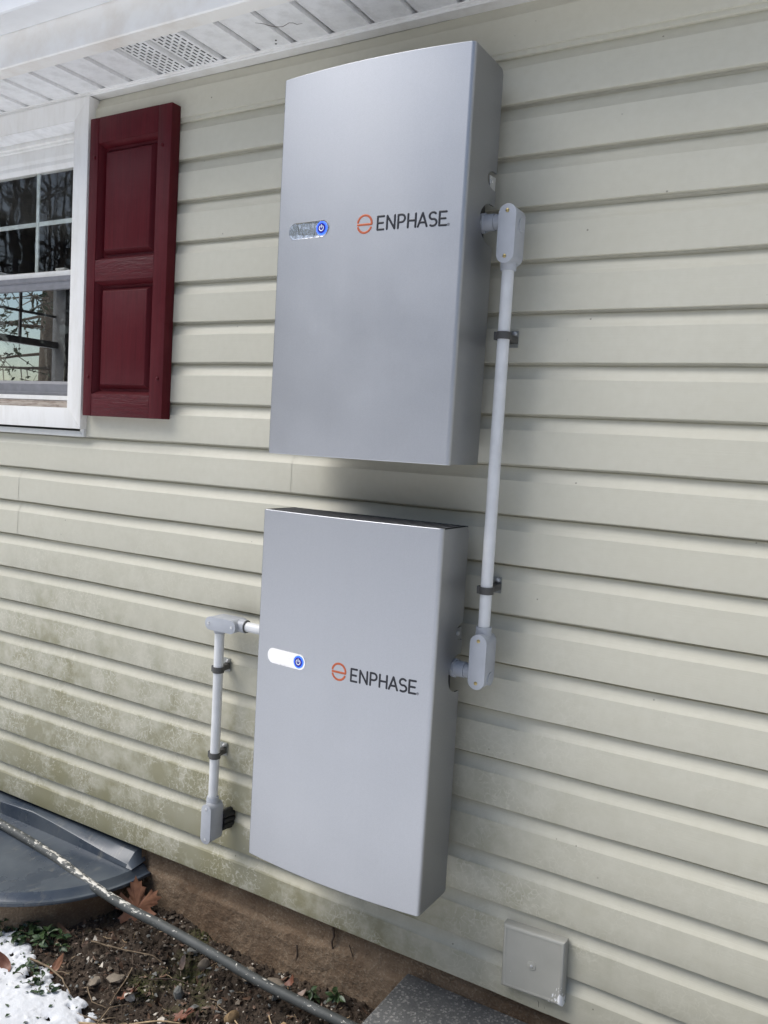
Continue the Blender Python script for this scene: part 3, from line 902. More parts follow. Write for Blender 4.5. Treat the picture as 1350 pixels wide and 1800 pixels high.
    lm.add(*stroke(arc(cx, zc, R_, 168, 2, 20) + [(cx+R_, zc-0.0008)], rw, 0.0006, yo(0.0002)))
    lm.add(*stroke([(cx-R_+0.0005, zc-0.0022), (cx+R_-0.0005, zc-0.0022)], rw, 0.0006, yo(0.0003)))
    lm.add(*stroke(arc(cx, zc-0.0018, R_, 200, 336, 16), rw, 0.0006, yo(0.0002)))
    lm.obj('emblem', M['orange'], cover, smooth=60)
    tm = MB(); hL = 0.0315; b = zc - 0.0175; r = 0.0027
    def st(*pts): tm.add(*stroke([(x0+p[0], b+p[1]) for p in pts], r, 0.0006, yo(0.0002)))
    def lin(p, q, n=3): return [(p[0]+(q[0]-p[0])*i/n, p[1]+(q[1]-p[1])*i/n) for i in range(n+1)]
    t_, c_ = hL, hL/2
    def E(x, w=0.017):
        st(*lin((x, 0.0), (x, t_))); st(*lin((x, t_), (x+w, t_))); st(*lin((x, c_), (x+w*0.88, c_))); st(*lin((x, 0.0), (x+w, 0.0)))
    X_ = 0.3225
    E(X_); X_ += 0.0265
    st(*lin((X_, 0), (X_, t_))); st(*lin((X_, t_), (X_+0.021, 0), 6)); st(*lin((X_+0.021, 0), (X_+0.021, t_))); X_ += 0.0305
    st(*lin((X_, 0), (X_, t_)))
    rp = 0.0088
    st(*([(X_, t_)] + [(X_+0.009+rp*math.cos(math.radians(a)), t_-rp+rp*math.sin(math.radians(a))) for a in range(90, -91, -15)] + [(X_, t_-2*rp)])); X_ += 0.0265
    st(*lin((X_, 0), (X_, t_))); st(*lin((X_+0.020, 0), (X_+0.020, t_))); st(*lin((X_, c_), (X_+0.020, c_))); X_ += 0.0265
    st(*lin((X_, 0), (X_+0.0115, t_), 5)); st(*lin((X_+0.0115, t_), (X_+0.023, 0), 5)); st(*lin((X_+0.0045, 0.0095), (X_+0.0185, 0.0095))); X_ += 0.0285
    S_ = []
    for a in range(40, 271, 18): S_.append((X_+0.0095+0.0088*math.cos(math.radians(a)), t_-0.0081+0.0081*math.sin(math.radians(a))))
    for a in range(72, -141, -18): S_.append((X_+0.0095+0.0098*math.cos(math.radians(a)), 0.0081+0.0081*math.sin(math.radians(a))))
    st(*S_); X_ += 0.0265
    E(X_)
    tm.obj('lettering', M['ink'], cover, smooth=60)
    rg = MB(); rx, rz = x0+0.5105, b+0.0012
    rg.add(*stroke(arc(rx, rz, 0.0030, 0, 360, 16), 0.0004, 0.0003, yo(0.0002)))
    rg.add(*stroke([(rx-0.0008, rz-0.0014), (rx-0.0008, rz+0.0014), (rx+0.0004, rz+0.0013), (rx+0.0009, rz+0.0006), (rx-0.0006, rz+0.0001)], 0.0003, 0.0003, yo(0.0002)))
    rg.add(*stroke([(rx+0.0, rz+0.0), (rx+0.001, rz-0.0014)], 0.0003, 0.0003, yo(0.0002)))
    rg.obj('registered_mark', M['ink'], cover)
    # status bar and power button
    def on_front(outline, off, th_, mat, name, par):
        n_ = len(outline)
        v_ = [(x, yfront(x-x0)-off-th_, z) for x, z in outline] + [(x, yfront(x-x0)-off+0.001, z) for x, z in outline]
        return mesh(name, v_, [tuple(range(n_))] + [(i, n_+i, n_+(i+1) % n_, (i+1) % n_) for i in range(n_)], mat, par)
    pill = on_front(stadium(x0+0.1085, zc, 0.135, 0.042, 16), 0.0002, 0.0008, M['film'], 'status_bar', cover)
    circ = lambda r_, n_=28: [(x0+0.1535+r_*math.cos(2*math.pi*i/n_), zc+r_*math.sin(2*math.pi*i/n_)) for i in range(n_)]
    on_front(circ(0.0172), 0.0012, 0.0006, M['blue'], 'button_ring', cover)
    on_front(circ(0.0132), 0.0022, 0.0006, M['bluein'], 'power_button', cover)
    pm = MB(); pc = x0+0.1535
    pm.add(*stroke(arc(pc, zc, 0.0066, 128, 412, 20), 0.0012, 0.0005, yo(0.0030)))
    pm.add(*stroke([(pc, zc+0.001), (pc, zc+0.0085)], 0.0012, 0.0005, yo(0.0031)))
    pm.obj('power_symbol', M['wsym'], cover)
    return root
battery(0.0, 1.85, 0.058, 'upper silver wall battery hanging just below the eaves', True)
battery(-0.0046, 0.7164, 0.073, 'lower silver wall battery hanging just above the foundation', False)

# ---------------------------------------------------------------- conduits
def conduit_body(root, cx, cz, w, h, y0, y1, screw_mat, vertical=True):
    mb = MB(); mb.add(*prism_y(stadium(cx, cz, w*0.97, h*0.985, 12), y0+0.003, y1))
    bo = mb.obj('conduit_body', M['lb'], root, bevel=0.0025)
    mb = MB(); mb.add(*prism_y(stadium(cx, cz, w, h, 14), y0, y0+0.0028)); mb.obj('lid', M['lb'], bo, bevel=0.0008)
    d = (max(w, h)/2 - min(w, h)*0.36)
    for s in (-1, 1):
        px, pz = (cx, cz+s*d) if vertical else (cx+s*d, cz)
        v_, f_ = tube([(px, y0+0.001, pz), (px, y0-0.0012, pz), (px, y0-0.0022, pz)], [0.0048, 0.0046, 0.0025], 12)
        mesh('lid_screw', v_, f_, screw_mat, bo, 40)
    return bo

def strap(root, cx, cy, cz, r, yw, sx=1):
    """clip ring around the pipe with a base plate to its right"""
    n = 22; v = []; f = []
    for i in range(n):
        a = 2*math.pi*i/n
        for (q, z) in ((r, cz-0.009), (r+0.0035, cz-0.009), (r+0.0035, cz+0.009), (r, cz+0.009)):
            v.append((cx+q*math.cos(a), cy+q*math.sin(a), z))
    for i in range(n):
        j = (i+1) % n
        for k in range(4):
            f.append((i*4+k, j*4+k, j*4+(k+1) % 4, i*4+(k+1) % 4))
    s = mesh('pipe_strap', v, f, M['strap'], root, 40)
    box('clasp', cx-r-0.009, cx-r-0.002, cy-0.006, cy+0.008, cz-0.010, cz+0.010, M['strap'], s, 0.001)
    box('strap_arm', cx-0.016, cx+0.004, cy+r*0.6, yw-0.0045, cz-0.0085, cz+0.0085, M['strap'], s, 0.001)
    px = cx - 0.014
    mb = MB()
    mb.box(px-0.017, px-0.004, yw-0.004, yw, cz-0.018, cz+0.024).box(px+0.004, px+0.017, yw-0.004, yw, cz-0.018, cz+0.024)
    mb.box(px-0.0039, px+0.0039, yw-0.004, yw, cz-0.018, cz-0.010).box(px-0.0039, px+0.0039, yw-0.004, yw, cz+0.010, cz+0.024)
    mb.obj('strap_plate', M['strutm'], s)
    v_, f_ = tube([(px+0.008, yw-0.003, cz+0.016), (px+0.008, yw-0.010, cz+0.016), (px+0.008, yw-0.012, cz+0.016)], [0.0065, 0.006, 0.003], 10)
    mesh('strap_screw', v_, f_, M['steel'], s, 40)

PR = 0.0152
CY = -0.092
run = thing('conduit_run', (0.613, CY, 0.31), 'tall grey conduit right of the batteries, joining their right sides', 'conduit')
xr = 0.6125
tube_obj('pipe', [(xr, CY, 0.44), (xr-0.0005, CY, 0.9), (xr, CY, 1.38)], PR, M['pvc'], run, 24)
conduit_body(run, 0.617, 1.4315, 0.0455, 0.140, -0.131, -0.066, M['brass'])
conduit_body(run, 0.617, 0.3835, 0.0455, 0.140, -0.131, -0.066, M['brass'])
tube_obj('hub', [(xr, CY, 1.372), (xr, CY, 1.352), (xr, CY, 1.350)], [0.0205, 0.0195, 0.018], M['lb'], run, 24)
tube_obj('hub', [(xr, CY, 0.440), (xr, CY, 0.466), (xr, CY, 0.4675)], [0.0205, 0.0202, 0.0185], M['lb'], run, 24)
for zc, xi in ((1.468, 0.505), (0.350, 0.500)):
    tube_obj('side_hub', [(0.600, -0.100, zc), (0.574, -0.100, zc)], 0.0185, M['lb'], run, 24)
    tube_obj('adapter', [(0.5735, -0.100, zc), (0.548, -0.100, zc), (xi, -0.100, zc)], 0.0205, M['lb'], run, 24)
    o = tube_obj('locknut', [(0.5475, -0.100, zc), (0.540, -0.100, zc)], 0.0255, M['lb'], run, 8, 20)
    # round knockout on the right flank of the conduit body
    v_, f_ = tube([(0.638, -0.094, zc-0.012), (0.6412, -0.094, zc-0.012)], 0.0165, 20); mesh('knockout', v_, f_, M['lb'], run, 35)
strap(run, xr, CY, 1.194, PR, -0.0015)
strap(run, xr, CY, 0.560, PR, -0.0015)

runl = thing('conduit_run', (-0.287, -0.055, -0.37), 'short grey conduit left of the lower battery, dropping into the wall', 'conduit')
xl, yl = -0.2875, -0.058
tube_obj('pipe', [(xl, yl, -0.255), (xl+0.0005, yl, 0.0), (xl-0.001, yl, 0.32)], PR, M['pvc'], runl, 24)
conduit_body(runl, -0.2575, 0.331, 0.122, 0.042, -0.094, -0.028, M['steel'], False)
conduit_body(runl, -0.2780, -0.3060, 0.040, 0.128, -0.098, -0.038, M['steel'])
tube_obj('hub', [(xl, yl, 0.318), (xl, yl, 0.298), (xl, yl, 0.296)], [0.0205, 0.0190, 0.0175], M['lb'], runl, 24)
tube_obj('hub', [(xl+0.004, yl-0.006, -0.252), (xl+0.001, yl-0.002, -0.232), (xl+0.001, yl-0.002, -0.229)], [0.0195, 0.0195, 0.0185], M['lb'], runl, 24)
tube_obj('side_hub', [(-0.205, yl, 0.333), (-0.182, yl, 0.333)], 0.0205, M['lb'], runl, 24)
tube_obj('seal_ring', [(-0.1818, yl, 0.333), (-0.1790, yl, 0.333)], 0.0190, M['strap'], runl, 24)
tube_obj('side_pipe', [(-0.185, yl, 0.333), (0.02, yl-0.012, 0.333)], PR, M['pvc'], runl, 24)
strap(runl, xl, yl, 0.180, PR, -0.0015)
strap(runl, xl, yl, -0.096, PR, -0.0015)
# black sealant around the hole behind the lower body
v = []; f = []
sl = MB()
for i in range(9):
    a = i*0.7
    px, pz = -0.262 + 0.010*math.cos(a), -0.310 + 0.026*math.sin(a)
    bm_v, bm_f = tube([(px, -0.040, pz), (px+0.003, -0.020, pz+0.002), (px, 0.002, pz-0.002)], [0.007, 0.0085, 0.010], 9)
    sl.add(bm_v, bm_f)
sl.obj('sealant', M['dark'], runl, smooth=60)

# ---------------------------------------------------------------- cover plate low on the wall
pl = thing('cover_plate', (0.785, -0.012, -0.49), 'square grey-beige cover plate with chipped paint, low on the siding', 'cover plate')
c4 = [(0.700, -0.488), (0.868, -0.482), (0.864, -0.312), (0.697, -0.318)]
mb = MB()
def inset(c, d):
    mx = sum(p[0] for p in c)/4; mz = sum(p[1] for p in c)/4
    return [(p[0]-d*(1 if p[0] > mx else -1), p[1]-d*(1 if p[1] > mz else -1)) for p in c]
rings = [(0, -0.001), (0, -0.022), (0.002, -0.026), (0.006, -0.0285), (0.009, -0.0285), (0.0105, -0.0275), (0.013, -0.0272)]
v = []; f = []
for d, y in rings: v += [(x, y, z) for x, z in inset(c4, d)]
for i in range(len(rings)-1):
    for k in range(4): f.append((i*4+k, i*4+(k+1) % 4, (i+1)*4+(k+1) % 4, (i+1)*4+k))
n = (len(rings)-1)*4
f.append((n, n+1, n+2, n+3))
mesh('plate', v, f, M['plate'], pl, 35)
v_, f_ = tube([(0.781, -0.0272, -0.404), (0.781, -0.0285, -0.404), (0.781, -0.0290, -0.404)], [0.012, 0.0115, 0.0095], 20); mesh('screw_boss', v_, f_, M['plate'], pl, 30)
v_, f_ = tube([(0.781, -0.0288, -0.404), (0.781, -0.0305, -0.404), (0.781, -0.0312, -0.404)], [0.0042, 0.004, 0.002], 12); mesh('screw', v_, f_, M['steel'], pl, 30)

# ---------------------------------------------------------------- concrete slab
sb = MB(); sb.add(*[[(0.392, -0.55, -0.9), (2.2, -0.55, -0.9), (2.2, 0.031, -0.9), (0.392, 0.031, -0.9), (0.400, -0.55, -0.605), (2.2, -0.55, -0.60), (2.2, 0.031, -0.597), (0.396, 0.031, -0.600)],
          [(0,3,2,1), (4,5,6,7), (0,1,5,4), (1,2,6,5), (2,3,7,6), (3,0,4,7)]])
slab = sb.obj('concrete_stoop', M['concrete'], bevel=0.008, seg=3)
tag(slab, 'dark rough concrete slab against the foundation at the bottom edge', 'slab')

# ---------------------------------------------------------------- window well cover
wc = thing('window_well_cover', (-1.22, 0.0, -0.66), 'smoky plastic dome over the basement window well', 'well cover')
CXW, AW, DW = -1.222, 0.578, 0.49
def ell(s, t):                        # s angle 0..pi from right to left, t radial
    return CXW + AW*t*math.cos(s), 0.028 - (DW+0.02)*t*abs(math.sin(s))**0.92
nu, nr = 60, 22
v = []; f = []
radial = [1.0, 0.985, 0.972, 0.962] + list(np.linspace(0.95, 0.0, nr))
for t in radial:
    for i in range(nu+1):
        s = math.pi*i/nu
        x, y = ell(s, t)
        if t >= 0.99: z = -0.628
        elif t >= 0.98: z = -0.622
        elif t >= 0.97: z = -0.613
        else:
            z = -0.608 + 0.006*(1-t*t)
        v.append((x, y, z))
nn = nu+1
for j in range(len(radial)-1):
    for i in range(nu):
        f.append((j*nn+i, j*nn+i+1, (j+1)*nn+i+1, (j+1)*nn+i))
mesh('dome_panel', v, f, M['cover'], wc, 40)
# turned-down rim
mb = MB()
pts = [ell(math.pi*i/nu, 1.0) for i in range(nu+1)]
rv = []; rf = []
for x, y in pts:
    dx, dy = x-CXW, y-0.03
    L = math.hypot(dx, dy); ex, ey = dx/L, dy/L
    rv += [(x, y, -0.6278), (x+ex*0.010, y+ey*0.010, -0.629), (x+ex*0.012, y+ey*0.012, -0.634), (x+ex*0.010, y+ey*0.010, -0.640), (x-ex*0.004, y-ey*0.004, -0.640)]
for i in range(nu):
    for k in range(4): rf.append((i*5+k, i*5+k+1, (i+1)*5+k+1, (i+1)*5+k))
mesh('rim', rv, rf, M['cover'], wc, 50)
# raised back deck against the wall
bd = MB()
xs = [-0.664, -0.690, -0.80, -0.95, -1.10, -1.206, -1.40, -1.60, -1.745]
def dz(x):
    x_ = min(x, -2.444 - x) if False else x
    d = np.interp(-abs(x-CXW)*1.0, [-0.53, -0.42, -0.27, -0.12, -0.02, 0.0], [0.012, 0.020, 0.036, 0.050, 0.056, 0.056])
    return float(d)
dv = []; df = []
for x in xs:
    h = dz(x) if x < -0.67 else 0.0
    e_ = 0.0 if x < -0.67 else -0.036
    dv += [(x, 0.034, -0.560 + min(0.012, h*0.2) + e_), (x, 0.004, -0.566 + h*0.25 + e_), (x, -0.026, -0.604 + h), (x, -0.029, -0.606 + h), (x, -0.034, -0.6045)]
for i in range(len(xs)-1):
    for k in range(4): df.append((i*5+k, (i+1)*5+k, (i+1)*5+k+1, i*5+k+1))
df.append((0, 1, 2, 3, 4)); 
mesh('raised_deck', dv, df, M['cover'], wc, 25)
# liner below it
lv = []; lf = []
for i in range(nu+1):
    s = math.pi*i/nu
    x, y = ell(s, 0.93)
    lv += [(x, y, -0.63), (x, y, -1.0)]
for i in range(nu): lf.append((i*2, i*2+1, i*2+3, i*2+2))
mesh('well_liner', lv, lf, M['found'], wc, 40)

# ---------------------------------------------------------------- weathered pipe on the ground
path = [(-2.05, -0.060, -0.575), (-1.65, -0.088, -0.578), (-1.27, -0.112, -0.585), (-0.95, -0.136, -0.598), (-0.76, -0.160, -0.612), (-0.55, -0.165, -0.635), (-0.36, -0.150, -0.655), (-0.17, -0.138, -0.680), (-0.01, -0.130, -0.702), (0.17, -0.118, -0.716), (0.37, -0.105, -0.728)]
P = [Vector(p) for p in path]; sm = []
for i in range(len(P)-1):
    p0, p1, p2, p3 = P[max(i-1, 0)], P[i], P[i+1], P[min(i+2, len(P)-1)]
    for k in range(6):
        t = k/6
        sm.append(0.5*((2*p1) + (p2-p0)*t + (2*p0-5*p1+4*p2-p3)*t*t + (3*p1-p0-3*p2+p3)*t**3))
sm.append(P[-1])
o = tube_obj('old_pipe', sm, 0.0150, M['pipe'], None, 20)
tag(o, 'long dark pipe with flaking white paint, lying across the ground along the wall', 'pipe')

# ---------------------------------------------------------------- ground litter
def gz(x, y): return float(soil_z(np.array([x]), np.array([y]))[0])

def rock(name, x, y, sx, sy, sz, mat, label=None, group=None, seed=0, lift=0.3, rz=0.0, tilt=0.0, sub=2):
    r = random.Random(seed)
    bm = bmesh.new(); bmesh.ops.create_icosphere(bm, subdivisions=sub, radius=1.0)
    planes = [(Vector((r.gauss(0, 1), r.gauss(0, 1), r.gauss(0, 1))).normalized(), r.uniform(0.55, 0.85)) for _ in range(9)]
    for v in bm.verts:
        for nrm, d in planes:
            k = v.co.dot(nrm)
            if k > d: v.co -= nrm*(k-d)
        v.co *= 1 + r.uniform(-0.04, 0.04)
    bmesh.ops.scale(bm, vec=(sx, sy, sz), verts=bm.verts)
    bmesh.ops.rotate(bm, cent=(0, 0, 0), matrix=Matrix.Rotation(tilt, 3, 'X') @ Matrix.Rotation(rz, 3, 'Z'), verts=bm.verts)
    me = bpy.data.meshes.new(name); bm.to_mesh(me); bm.free()
    o = link(name, me, mat, None, 25)
    o.location = (x, y, gz(x, y) + sz*lift)
    tag(o, label, 'stone', group)
    return o
stones = [
    (-0.335, -0.065, 0.030, 0.016, 0.016, 'stone3', 'flat greenish grey stone wedged between pipe and foundation'),
    (-0.235, -0.040, 0.022, 0.018, 0.020, 'stone3', 'rounded grey stone touching the foundation behind the pipe'),
    (-0.12, -0.045, 0.040, 0.022, 0.017, 'stone', 'flat pale stone leaning on the foundation left of a crack'),
    (-0.025, -0.035, 0.042, 0.020, 0.016, 'stone', 'long pale stone on the foundation under a wall crack'),
    (0.012, -0.070, 0.038, 0.018, 0.018, 'stone3', 'grey slab stone just behind the pipe beside dead leaves'),
    (-0.052, -0.205, 0.024, 0.020, 0.022, 'stone2', 'squarish tan stone in front of the pipe, left of two'),
    (0.130, -0.185, 0.026, 0.019, 0.026, 'stone2', 'upright tan stone in front of the pipe near the concrete slab'),
    (-0.245, -0.225, 0.022, 0.016, 0.024, 'stone3', 'grey brown stone standing in the soil before the pipe'),
    (-0.345, -0.325, 0.020, 0.014, 0.016, 'chip', 'small whitish stone in the middle of the bare soil'),
    (-0.435, -0.300, 0.034, 0.026, 0.014, 'stone', 'broad flat brown stone in the bare soil right of pale leaves'),
    (-0.475, -0.345, 0.020, 0.030, 0.012, 'stone', 'narrow flat brown stone in the soil near the snow edge'),
    (-0.205, -0.33, 0.017, 0.014, 0.014, 'chip', 'pale stone under the long straw stem'),
    (-0.27, -0.085, 0.024, 0.014, 0.020, 'stone', 'pointed brown stone standing behind the pipe'),
]
for i, (x, y, a, b, c, mt, lb) in enumerate(stones):
    rock('stone', x, y, a, b, c, M[mt], lb, seed=40+i, rz=random.uniform(0, 3.1), lift=0.55)

# gravel and crumbs, too many to count
def blob(mb, c, s, r):
    ph = [(1,0,0), (-1,0,0), (0,1,0), (0,-1,0), (0,0,1), (0,0,-1)]
    v = []
    a = r.uniform(0, 6.28); ca, sa = math.cos(a), math.sin(a)
    sx, sy, sz = s*r.uniform(0.7, 1.5), s*r.uniform(0.6, 1.0), s*r.uniform(0.4, 0.8)
    for p in ph:
        q = [p[0]*sx*r.uniform(.7, 1.2) + r.uniform(-.3, .3)*s, p[1]*sy*r.uniform(.7, 1.2) + r.uniform(-.3, .3)*s, p[2]*sz]
        v.append((c[0]+q[0]*ca-q[1]*sa, c[1]+q[0]*sa+q[1]*ca, c[2]+q[2]))
    mb.add(v, [(0,2,4), (2,1,4), (1,3,4), (3,0,4), (2,0,5), (1,2,5), (3,1,5), (0,3,5)])
def snow_edge(x): return float(np.interp(x, [-1.75, -0.95, -0.80, -0.60, -0.47, -0.36, -0.28, 0.62], [-0.30, -0.335, -0.35, -0.40, -0.43, -0.455, -0.55, -0.80]))
r = random.Random(5)
for nm, mt, cnt, smin, smax in (('gravel', 'stone3', 700, 0.002, 0.011), ('pale_gravel', 'chip', 420, 0.002, 0.009), ('brown_gravel', 'stone', 900, 0.002, 0.012)):
    mb = MB()
    while cnt:
        x = r.uniform(-0.95, 0.39); y = r.uniform(-0.62, 0.02)
        if y < snow_edge(x)-0.01: continue
        s = smin + (smax-smin)*r.random()**3
        blob(mb, (x, y, gz(x, y) + s*0.3), s, r); cnt -= 1
    tag(mb.obj(nm, M[mt]), {'gravel': 'grey gravel strewn over the bare soil', 'pale_gravel': 'whitish gravel crumbs strewn over the bare soil', 'brown_gravel': 'brown clods and gravel strewn over the soil'}[nm], 'gravel', kind='stuff')
mb = MB()
cnt = 5000
while cnt:
    x = r.uniform(-0.95, 0.39); y = r.uniform(-0.62, 0.03)
    if y < snow_edge(x)-0.02: continue
    s = 0.0025 + 0.010*r.random()**2.4
    blob(mb, (x, y, gz(x, y) + s*0.2), s, r); cnt -= 1
tag(mb.obj('soil_clods', M['soil']), 'dark crumbly clods of soil below the wall', 'soil', kind='stuff')
# chopped straw, stems and leaf crumbs
mb = MB(); mb2 = MB()
for i in range(520):
    x = r.uniform(-0.85, 0.38); y = r.uniform(-0.60, -0.01)
    if y < snow_edge(x)-0.03: continue
    a = r.uniform(0, 6.28); L = r.uniform(0.006, 0.035)
    z = gz(x, y) + 0.004
    p0 = (x, y, z + r.uniform(0, .004)); p2 = (x+L*math.cos(a), y+L*math.sin(a), gz(x+L*math.cos(a), y+L*math.sin(a)) + r.uniform(0.002, .01))
    pm = tuple((p0[k]+p2[k])/2 + r.uniform(-.003, .003) for k in range(3))
    (mb if r.random() < 0.3 else mb2).add(*tube([p0, pm, p2], r.uniform(0.0005, 0.0011), 4))
tag(mb.obj('straw_litter', M['straw']), 'fine pale straw scattered over the soil', 'straw', kind='stuff')
tag(mb2.obj('twig_litter', M['twig2']), 'fine dark twig crumbs scattered over the soil', 'twigs', kind='stuff')

mb = MB()
for i in range(900):
    x = r.uniform(-0.92, 0.38); y = r.uniform(-0.60, 0.01)
    if y < snow_edge(x)-0.01: continue
    s = 0.004 + 0.013*r.random()**2; z = gz(x, y) + 0.004
    u = Vector((r.gauss(0, 1), r.gauss(0, 1), r.gauss(0, .5))).normalized()*s; w = Vector((r.gauss(0, 1), r.gauss(0, 1), r.gauss(0, .5))).normalized()*s*.6
    c = Vector((x, y, z)); q = Vector((0, 0, s*.3))
    mb.add([c-u, c-u*.3+w-q*.3, c+u*.5+w*.8, c+u+q, c+u*.3-w, c-u*.4-w*.9+q], [(0, 1, 2, 3), (0, 3, 4, 5)])
tag(mb.obj('leaf_litter', M['litter']), 'brown crumbled leaf litter over the soil', 'leaf litter', kind='stuff')
def twig(pts, rad, mat, label, branch=None):
    P = []
    for (x, y, h) in pts: P.append((x, y, gz(x, y) + h))
    Q = []
    for i in range(len(P)-1):
        for k in range(5):
            t = k/5
            Q.append(tuple(P[i][j]*(1-t) + P[i+1][j]*t + random.uniform(-.0012, .0012) for j in range(3)))
    Q.append(P[-1])
    n = len(Q)
    mb = MB(); mb.add(*tube(Q, [rad*(1-0.6*i/n) for i in range(n)], 7))
    if branch:
        i0 = int(n*0.45); b = Vector(Q[i0]); e = b + Vector(branch)
        mb.add(*tube([b, (b+e)/2 + Vector((0, 0, 0.004)), e], [rad*0.6, rad*0.5, rad*0.25], 6))
    o = mb.obj('twig', mat, smooth=60)
    return tag(o, label, 'twig')
twig([(-0.60, -0.255, 0.012), (-0.52, -0.215, 0.016), (-0.42, -0.165, 0.014), (-0.37, -0.150, 0.006)], 0.0030, M['twig'], 'thin curved twig lying across the soil from green leaves towards the pipe')
twig([(-0.40, -0.50, 0.012), (-0.30, -0.42, 0.018), (-0.20, -0.345, 0.020), (-0.12, -0.29, 0.016)], 0.0040, M['straw'], 'long pale straw stem slanting across the soil')
twig([(-0.405, -0.47, 0.010), (-0.32, -0.435, 0.012), (-0.22, -0.375, 0.012)], 0.0026, M['twig'], 'brown twig close below the long straw stem', (0.03, 0.03, 0.006))
twig([(-0.42, -0.245, 0.008), (-0.40, -0.30, 0.014), (-0.375, -0.375, 0.010)], 0.0026, M['twig'], 'short upright brown twig right of the flat brown stone')
twig([(-0.355, -0.24, 0.012), (-0.30, -0.19, 0.016), (-0.23, -0.165, 0.010)], 0.0024, M['twig2'], 'dark straight twig beside the hole next to the pipe')
twig([(-0.06, -0.26, 0.012), (0.02, -0.28, 0.014), (0.10, -0.30, 0.012), (0.20, -0.31, 0.010)], 0.0030, M['twig'], 'pale twig lying below the squarish tan stone')
twig([(-0.03, -0.215, 0.010), (0.01, -0.240, 0.012), (0.06, -0.220, 0.012)], 0.0022, M['straw'], 'small bent straw hooked around the squarish tan stone')
twig([(-0.245, -0.29, 0.010), (-0.225, -0.35, 0.016), (-0.245, -0.41, 0.012)], 0.0020, M['twig2'], 'thin dark twig crossing over the long straw stem')
twig([(-0.68, -0.42, 0.030), (-0.61, -0.405, 0.030), (-0.53, -0.42, 0.028), (-0.475, -0.435, 0.020)], 0.0036, M['twig'], 'brown twig on the snow edge pointing at the bare soil', (0.05, 0.018, 0.0))
twig([(-0.50, -0.40, 0.010), (-0.46, -0.385, 0.018), (-0.42, -0.40, 0.018), (-0.38, -0.385, 0.008)], 0.0026, M['twig'], 'wavy tan twig at the tip of the snow')

twig([(-0.47, -0.20, 0.012), (-0.43, -0.235, 0.016), (-0.40, -0.22, 0.014)], 0.0020, M['twig2'], 'tiny dark twig above the broad flat brown stone')
twig([(-0.33, -0.47, 0.012), (-0.345, -0.40, 0.018), (-0.32, -0.345, 0.014)], 0.0022, M['twig'], 'short brown twig rising left of the long straw stem')
twig([(-0.15, -0.40, 0.012), (-0.08, -0.385, 0.018), (0.0, -0.40, 0.014)], 0.0026, M['twig'], 'bent brown twig at the bottom edge right of the straw stem', (0.02, 0.03, 0.004))
twig([(0.05, -0.16, 0.014), (0.10, -0.20, 0.016), (0.16, -0.24, 0.012)], 0.0020, M['straw'], 'short straw beside the upright tan stone')
# leaves ---------------------------------------------------------------
def leaf_mesh(name, outline, size, curl, mat, cup=0.15, seed=0):
    """fan from the midrib with a second inner ring so the blade can bend"""
    r_ = random.Random(seed)
    n = len(outline); v = [(0, 0.3, 0)]; f = []
    for s in (0.5, 1.0):
        for (x, y) in outline: v.append((x*s, 0.3+(y-0.3)*s, 0))
    vv = []
    for i, (x, y, z) in enumerate(v):
        rr_ = x*x + (y-0.35)**2
        z = cup*rr_ + curl*(y-0.3)*x*0.4 + (r_.uniform(-.03, .03) if i > n else 0) + 0.05*math.sin(y*7+seed)*abs(x)
        vv.append((x*size, y*size, z*size))
    for i in range(n):
        j = (i+1) % n
        f.append((0, 1+i, 1+j)); f.append((1+i, 1+n+i, 1+n+j, 1+j))
    mb = MB(); mb.add(vv, f)
    mb.add(*tube([(0, 0.05*size, 0.0), (0.02*size, -0.18*size, 0.02*size), (0.0, -0.38*size, 0.05*size)], [0.012*size, 0.010*size, 0.009*size], 5))
    me = bpy.data.meshes.new(name); me.from_pydata(mb.v, [], mb.f); me.update()
    me.materials.append(mat); me.shade_smooth()
    return me
half = [(0.0, 1.0), (0.06, 0.86), (0.13, 0.88), (0.12, 0.76), (0.22, 0.74), (0.15, 0.58), (0.20, 0.52), (0.34, 0.70), (0.36, 0.62), (0.48, 0.66), (0.44, 0.55), (0.56, 0.50), (0.44, 0.42), (0.46, 0.36), (0.28, 0.30), (0.30, 0.24), (0.42, 0.16), (0.36, 0.13), (0.36, 0.04), (0.24, 0.08), (0.14, 0.10), (0.03, 0.04)]
maple = half + [(-x, y) for x, y in reversed(half[1:])]
halfo = [(0.0, 1.0), (0.07, 0.90), (0.05, 0.80), (0.20, 0.78), (0.24, 0.86), (0.22, 0.70), (0.09, 0.62), (0.10, 0.55), (0.30, 0.54), (0.36, 0.62), (0.34, 0.44), (0.11, 0.38), (0.10, 0.30), (0.24, 0.28), (0.26, 0.20), (0.08, 0.14), (0.03, 0.02)]
oak = halfo + [(-x, y) for x, y in reversed(halfo[1:])]
oval = [(0.20*math.sin(math.pi*t)**0.8*s, t) for s, ts in ((1, np.linspace(0.02, 1, 9)), (-1, np.linspace(0.98, 0.04, 8))) for t in ts]
def leaf(name, me, loc, rot, label, cat='leaf'):
    o = bpy.data.objects.new(name, me); COL.objects.link(o)
    o.location = loc; o.rotation_euler = rot
    return tag(o, label, cat)
leaf('maple_leaf', leaf_mesh('maple_leaf', maple, 0.155, 0.5, M['mapleleaf'], 0.25, 3), (-0.585, -0.072, -0.752), Matrix((Vector((0.80, 0.58, 0.12)), Vector((-0.28, 0.20, 0.94)), Vector((0.53, -0.79, 0.32)))).transposed().to_euler(), 'large dry brown maple leaf propped behind the pipe below the well cover')
